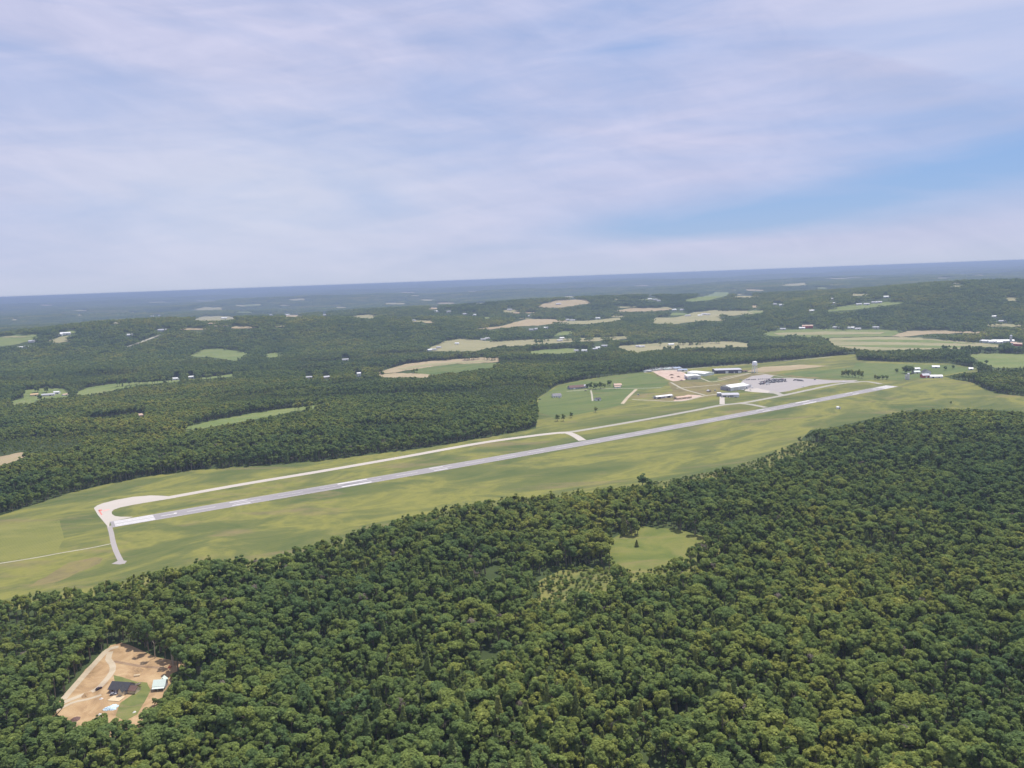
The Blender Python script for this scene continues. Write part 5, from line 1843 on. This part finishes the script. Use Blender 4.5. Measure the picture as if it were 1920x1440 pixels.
def boat(px, py, rot):
    g = ground([px], [py])[0]
    t = empty('boat', (g[0], g[1], g[2] + 0.15), rot)
    tag(t, 'cream coloured boat parked on the lawn behind the dark roofed house', 'boat')
    st = [(-2.9, 0.85, 0.75), (-1.5, 1.05, 0.75), (0.3, 1.1, 0.8), (1.8, 0.8, 0.9), (3.0, 0.06, 1.1)]
    mb = MB()
    ring = []
    for (x, w, z) in st:
        ring.append([(x, -w, z + 0.35), (x, -w * 0.8, 0.55), (x, 0, 0.35), (x, w * 0.8, 0.55), (x, w, z + 0.35), (x, w * 0.82, z + 0.36), (x, -w * 0.82, z + 0.36)])
    v = [p for r in ring for p in r]
    f = []
    for i in range(len(st) - 1):
        for k in (0, 1, 2, 3, 4, 6):
            k2 = (k + 1) % 7
            f.append((i * 7 + k, (i + 1) * 7 + k, (i + 1) * 7 + k2, i * 7 + k2))
    f.append((0, 1, 2, 3, 4, 5, 6))
    mb.raw(v, f)
    mb.build('hull', W_cream, t)
    mb = MB()
    mb.poly([(-2.6, -0.7, 0.9), (1.6, -0.6, 0.95), (1.6, 0.6, 0.95), (-2.6, 0.7, 0.9)])
    mb.build('cockpit', W_dark, t)
    mb = MB()
    mb.hexa([(0.2, -0.7, 1.15), (0.5, -0.6, 1.15), (0.5, 0.6, 1.15), (0.2, 0.7, 1.15)], [(0.0, -0.6, 1.7), (0.08, -0.55, 1.7), (0.08, 0.55, 1.7), (0.0, 0.6, 1.7)])
    mb.build('windscreen', GLASS, t)
    for y in (-0.85, 0.85):
        mb = MB()
        wheel_mb(mb, -0.6, y, 0.34, 0.2, 0)
        mb.build('wheel', RUBBER, t)


boat(257.5, 1285.5, 0.75)


def tarp(px, py):
    g = ground([px], [py])[0]
    rg = np.random.default_rng(4)
    n = 16
    V = []
    for j in range(n + 1):
        for k in range(n + 1):
            u, v = j / n - 0.5, k / n - 0.5
            e_ = max(abs(u), abs(v)) * 2
            V.append((u * (8.5 + 2.2 * math.sin(7 * v + 1)) + rg.normal() * 0.2, v * (6.5 + 2.0 * math.sin(6 * u)) + rg.normal() * 0.2, (1 - e_ ** 3) * (0.9 + 0.5 * rg.random()) + 0.05))
    Fc = [(j * (n + 1) + k, (j + 1) * (n + 1) + k, (j + 1) * (n + 1) + k + 1, j * (n + 1) + k + 1) for j in range(n) for k in range(n)]
    me = bpy.data.meshes.new('tarpaulin')
    me.from_pydata(V, [], Fc)
    me.materials.append(TARP)
    me.update()
    o = link_mesh('tarpaulin', me)
    o.location = (g[0], g[1], g[2] + 0.1)
    o.rotation_euler = (0, 0, 0.5)
    tag(o, 'crumpled pale blue tarpaulin spread at the edge of the lawn', 'tarpaulin')


tarp(208, 1328)


def picnic_table(px, py):
    g = ground([px], [py])[0]
    t = empty('timber_table', (g[0], g[1], g[2] + 0.1), 0.2)
    tag(t, 'pale timber table standing on the bare dirt behind the lawn', 'table')
    mb = MB()
    for k in range(5):
        mb.box(-2.2, 2.2, -0.75 + k * 0.3, -0.75 + k * 0.3 + 0.27, 0.80, 0.88)
    mb.build('tabletop', LUMBER, t)
    for x in (-1.6, 1.6):
        mb = MB()
        mb.box(x - 0.08, x + 0.08, -0.6, 0.6, 0, 0.797)
        mb.build('leg', BRUSHW, t)
    for y in (-1.25, 1.0):
        mb = MB()
        mb.box(-2.2, 2.2, y, y + 0.3, 0.42, 0.49)
        mb.build('bench', LUMBER, t)


picnic_table(257, 1267.5)
for (px, py, rt, lab) in ((219, 1313, 0.3, 'dark garden chair on the left part of the timber deck'), (233, 1311, 1.2, 'dark garden chair on the right part of the timber deck')):
    pass


def airplane(px, py, rot, label, paint):
    g = ground([px], [py])[0]
    t = empty('light_aircraft', (g[0], g[1], g[2] + 0.18), rot)
    tag(t, label, 'aircraft')
    prof = [(4.0, 0.15, 1.15), (3.6, 0.5, 1.15), (2.4, 0.62, 1.2), (0.6, 0.65, 1.35), (-1.2, 0.5, 1.4), (-4.2, 0.14, 1.5)]
    mb = MB()
    n = 10
    v = []
    for (x, r, z) in prof:
        for k in range(n):
            a = 2 * math.pi * k / n
            v.append((x, r * math.cos(a), z + r * 1.1 * math.sin(a)))
    f = [(j * n + k, (j + 1) * n + k, (j + 1) * n + (k + 1) % n, j * n + (k + 1) % n) for j in range(len(prof) - 1) for k in range(n)]
    f += [tuple(range(n)), tuple(range((len(prof) - 1) * n, len(prof) * n))]
    mb.raw(v, f)
    mb.build('fuselage', paint, t)
    mb = MB()
    mb.box(0.1, 1.65, -5.5, 5.5, 2.12, 2.3)
    mb.build('wing', paint, t)
    mb = MB()
    mb.box(-4.2, -3.3, -1.7, 1.7, 1.55, 1.64)
    mb.build('tailplane', paint, t)
    mb = MB()
    mb.hexa([(-4.3, -0.05, 1.65), (-3.0, -0.05, 1.65), (-3.0, 0.05, 1.65), (-4.3, 0.05, 1.65)], [(-4.5, -0.05, 3.0), (-3.9, -0.05, 3.0), (-3.9, 0.05, 3.0), (-4.5, 0.05, 3.0)])
    mb.build('tail_fin', paint, t)
    mb = MB()
    mb.box(0.5, 1.7, -0.58, 0.58, 1.85, 2.117)
    mb.build('cockpit_window', GLASS, t)
    mb = MB()
    mb.box(4.02, 4.08, -0.9, 0.9, 1.08, 1.22)
    mb.build('propeller', DOOR, t)
    for (x, y) in ((2.6, 0), (0.5, 1.1), (0.5, -1.1)):
        mb = MB()
        wheel_mb(mb, x, y, 0.22, 0.14, 0)
        mb.tube((x, y, 0.22), (x, y * 0.4, 1.0), 0.06, 0.06, 5)
        mb.build('landing_gear', RUBBER, t)


airplane(1505.5, 725.6, 0.5, 'white light aircraft parked on the near side of the apron', CARP['white'])
airplane(1583, 717.2, 0.8, 'white light aircraft at the far right tip of the apron', CARP['white'])
airplane(1393, 731.8, -0.6, 'white light aircraft standing at the mouth of the biggest hangar', CARP['white'])
airplane(1410, 727.5, 0.2, 'white light aircraft just right of the lean-to hangar', CARP['white'])

# ------------------------------------------------------------------ trees that stand out singly
SING = [  # base px, py, variant, height m, width factor, label
    (1194, 1025, 8, 8, 2.0, 'small dark conifer alone in the grassy forest clearing'),
    (1205, 912, 4, 20, 1.3, 'tall dark tree standing out at the near edge of the airfield'),
    (1217, 914, 0, 15, 1.1, 'shorter dark tree just right of the tall one at the airfield edge'),
    (1345, 892, 3, 12, 1.1, 'low dark bushy tree on the left of a pair at the airfield edge'),
    (1360, 890, 2, 14, 1.1, 'broad dark tree on the right of a pair at the airfield edge'),
    (1499, 830, 0, 12, 0.9, 'small dark tree before the corner of the right hand wood'),
    (1655, 789, 3, 9, 0.9, 'small bush on the grass left of the right hand wood'),
    (1692, 780, 3, 9, 0.9, 'dark bush at the near edge of the far grass'),
    (1783, 757, 3, 6, 1.0, 'tiny lone bush on the grass beyond the right hand wood'),
    (1101, 727.5, 1, 12, 1.0, 'leftmost small tree of the meadow grove'),
    (1108, 729.5, 0, 20, 1.2, 'big dark tree in the meadow grove beside the small white house'),
    (1117, 730.0, 2, 19, 1.1, 'broad dark tree in the middle of the meadow grove'),
    (1126, 729.0, 0, 21, 1.2, 'tallest dark tree of the meadow grove'),
    (1133, 727.5, 1, 13, 1.0, 'small tree on the right flank of the meadow grove'),
    (1143, 723.5, 2, 17, 1.1, 'rounded tree by itself right of the meadow grove'),
    (1117, 772.5, 4, 13, 1.2, 'tree alone on the low hedge below the meadow'),
    (1045, 789.5, 4, 16, 1.2, 'dark tree on the left of three below the meadow'),
    (1056, 789.5, 0, 17, 1.0, 'dark tree in the middle of three below the meadow'),
    (1071, 783.5, 4, 14, 1.1, 'dark tree on the right of three below the meadow'),
    (1697, 700, 0, 24, 1.2, 'big dark tree on the left of the farm clump'),
    (1704, 701, 2, 25, 1.1, 'big dark tree in the middle of the farm clump'),
    (1710, 700, 0, 23, 1.1, 'big dark tree on the right of the farm clump'),
    (1681, 699, 3, 13, 1.0, 'smaller tree left of the farm clump'),
    (1772, 694, 1, 12, 1.0, 'small tree alone right of the farm sheds'),
    (1787, 691.5, 3, 11, 1.0, 'second small tree right of the farm sheds'),
    (230, 725, 8, 16, 1.3, 'dark pointed tree alone on the long left pasture'),
    (71, 736.5, 4, 26, 1.4, 'dark tall tree behind the orange roofed farmhouse'),
    (88, 736.5, 0, 22, 1.3, 'dark round tree behind the long grey shed'),
    (131, 734.5, 2, 18, 1.3, 'round tree on the pasture right of the left farm'),
    (75, 751.0, 4, 20, 1.3, 'tree just below the orange roofed farmhouse'),
]
for (px, py, var, hh, wf, lab) in SING:
    g = ground([px], [py])[0]
    var = var if var == 8 else (12 if var in (0, 4) else 11)
    k = hh / VARIANTS[var][1]
    tree_object(var, tuple(g), random.uniform(0, 6.28), k * wf, k, lab)
for j, (px, py) in enumerate([(1580, 706), (1586, 706.5), (1592, 707), (1598, 707.5), (1604, 708), (1610, 708.5), (1616, 709), (1641, 712.5), (1648, 712.5), (1655, 712.3), (1662, 711.8)]):
    g = ground([px], [py])[0]
    var = (11, 12)[j % 2]
    tree_object(var, tuple(g), random.uniform(0, 6.28), 0.85, random.uniform(1.05, 1.3) if j < 7 else random.uniform(0.7, 0.9), 'dark tree in the left of two thickets beyond the apron' if j < 7 else 'dark tree in the right of two thickets beyond the apron', 'thicket trees beyond the apron')

# tall bare-trunked trees at the top of the dirt plot
rgl = np.random.default_rng(77)
C_, N_ = crown_points('lanky', rgl, 9, 110, 23, 4.0)
lanky_crown = mesh_from('crown', [(leaf_quads(C_, N_, 0.58, rgl), quads(len(C_)), 0)], [LEAF])
lt = trunk_mb('lanky', 23, rgl)
PALEBARK = simple('pale_bark', (0.42, 0.37, 0.29), 0.9, 0.1, 0.2)
lanky_trunk = mesh_from('trunk', [(lt.v, lt.f, 0)], [PALEBARK])
for (px, py, s_, lab) in ((291, 1234, 1.0, 'slim tree with a long pale bare trunk at the top of the dirt plot'), (325, 1247, 1.05, 'tall tree with a pale bare trunk right of the dirt plot'), (323, 1245, 0.92, 'second pale bare trunk leaning beside the tall one right of the plot')):
    g = ground([px], [py])[0]
    t = empty('broadleaf_tree', tuple(g), random.uniform(0, 6))
    t.scale = (s_ * 0.8, s_ * 0.8, s_)
    link_mesh('crown', lanky_crown, t)
    link_mesh('trunk', lanky_trunk, t)
    tag(t, lab, 'tree')
for (px, py, lab) in ((1452, 862, None),):
    pass

# ------------------------------------------------------------------ the forest: the trees that show largest are things, the rest one mass
rows_ = plant_forest()
near = rows_[0]
px, py, dd = project(near[:, :3] + np.array([0, 0, 12]))
vis = (px > -15) & (px < 1935) & (py < 1462)
dist = np.linalg.norm(near[:, :3] - np.array([0, 0, H]), axis=1)
order = np.argsort(np.where(vis, dist - 14 * near[:, 6], 1e9))[:252]
mask = np.ones(len(near), bool)
mask[order] = False
for i in order:
    x, y, z, idx, rot, sx, sz = near[i]
    var = int(idx) - BASE['a']
    side = 'left' if px[i] < 640 else ('right' if px[i] > 1280 else 'middle')
    tree_object(var, (x, y, z), rot, sx, sz, '%s with a %s in the nearest forest rows%s' % ('conifer' if var in (8, 9) else ('dead tree' if var == 10 else 'broadleaf'), VARIANTS[var][7], {'left': ' under the dirt plot', 'middle': ' midway along the bottom', 'right': ' at bottom right'}[side]),
                'trees in the nearest rows of the forest')
rows_[0] = near[mask]
forest_object(rows_)

# ------------------------------------------------------------------ haze
HAZE_D = 8.2e-5


def build_haze():
    mb = MB()
    S = 49000
    mb.box(-S, S, -S, S, ZMIN - 1.0, max(ZMAX + 30, H + 3))
    m, nt = new_mat('haze_air')
    v = nt.n('ShaderNodeVolumePrincipled')
    v.inputs['Color'].default_value = (0.39, 0.485, 0.72, 1)
    v.inputs['Density'].default_value = HAZE_D
    v.inputs['Anisotropy'].default_value = 0.25
    o = nt.n('ShaderNodeOutputMaterial')
    nt.l(v.outputs[0], o.inputs['Volume'])
    ob = mb.build('haze', m)
    tag(ob, 'thin bluish summer haze that pales the far hills', 'haze', kind='stuff')


build_haze()
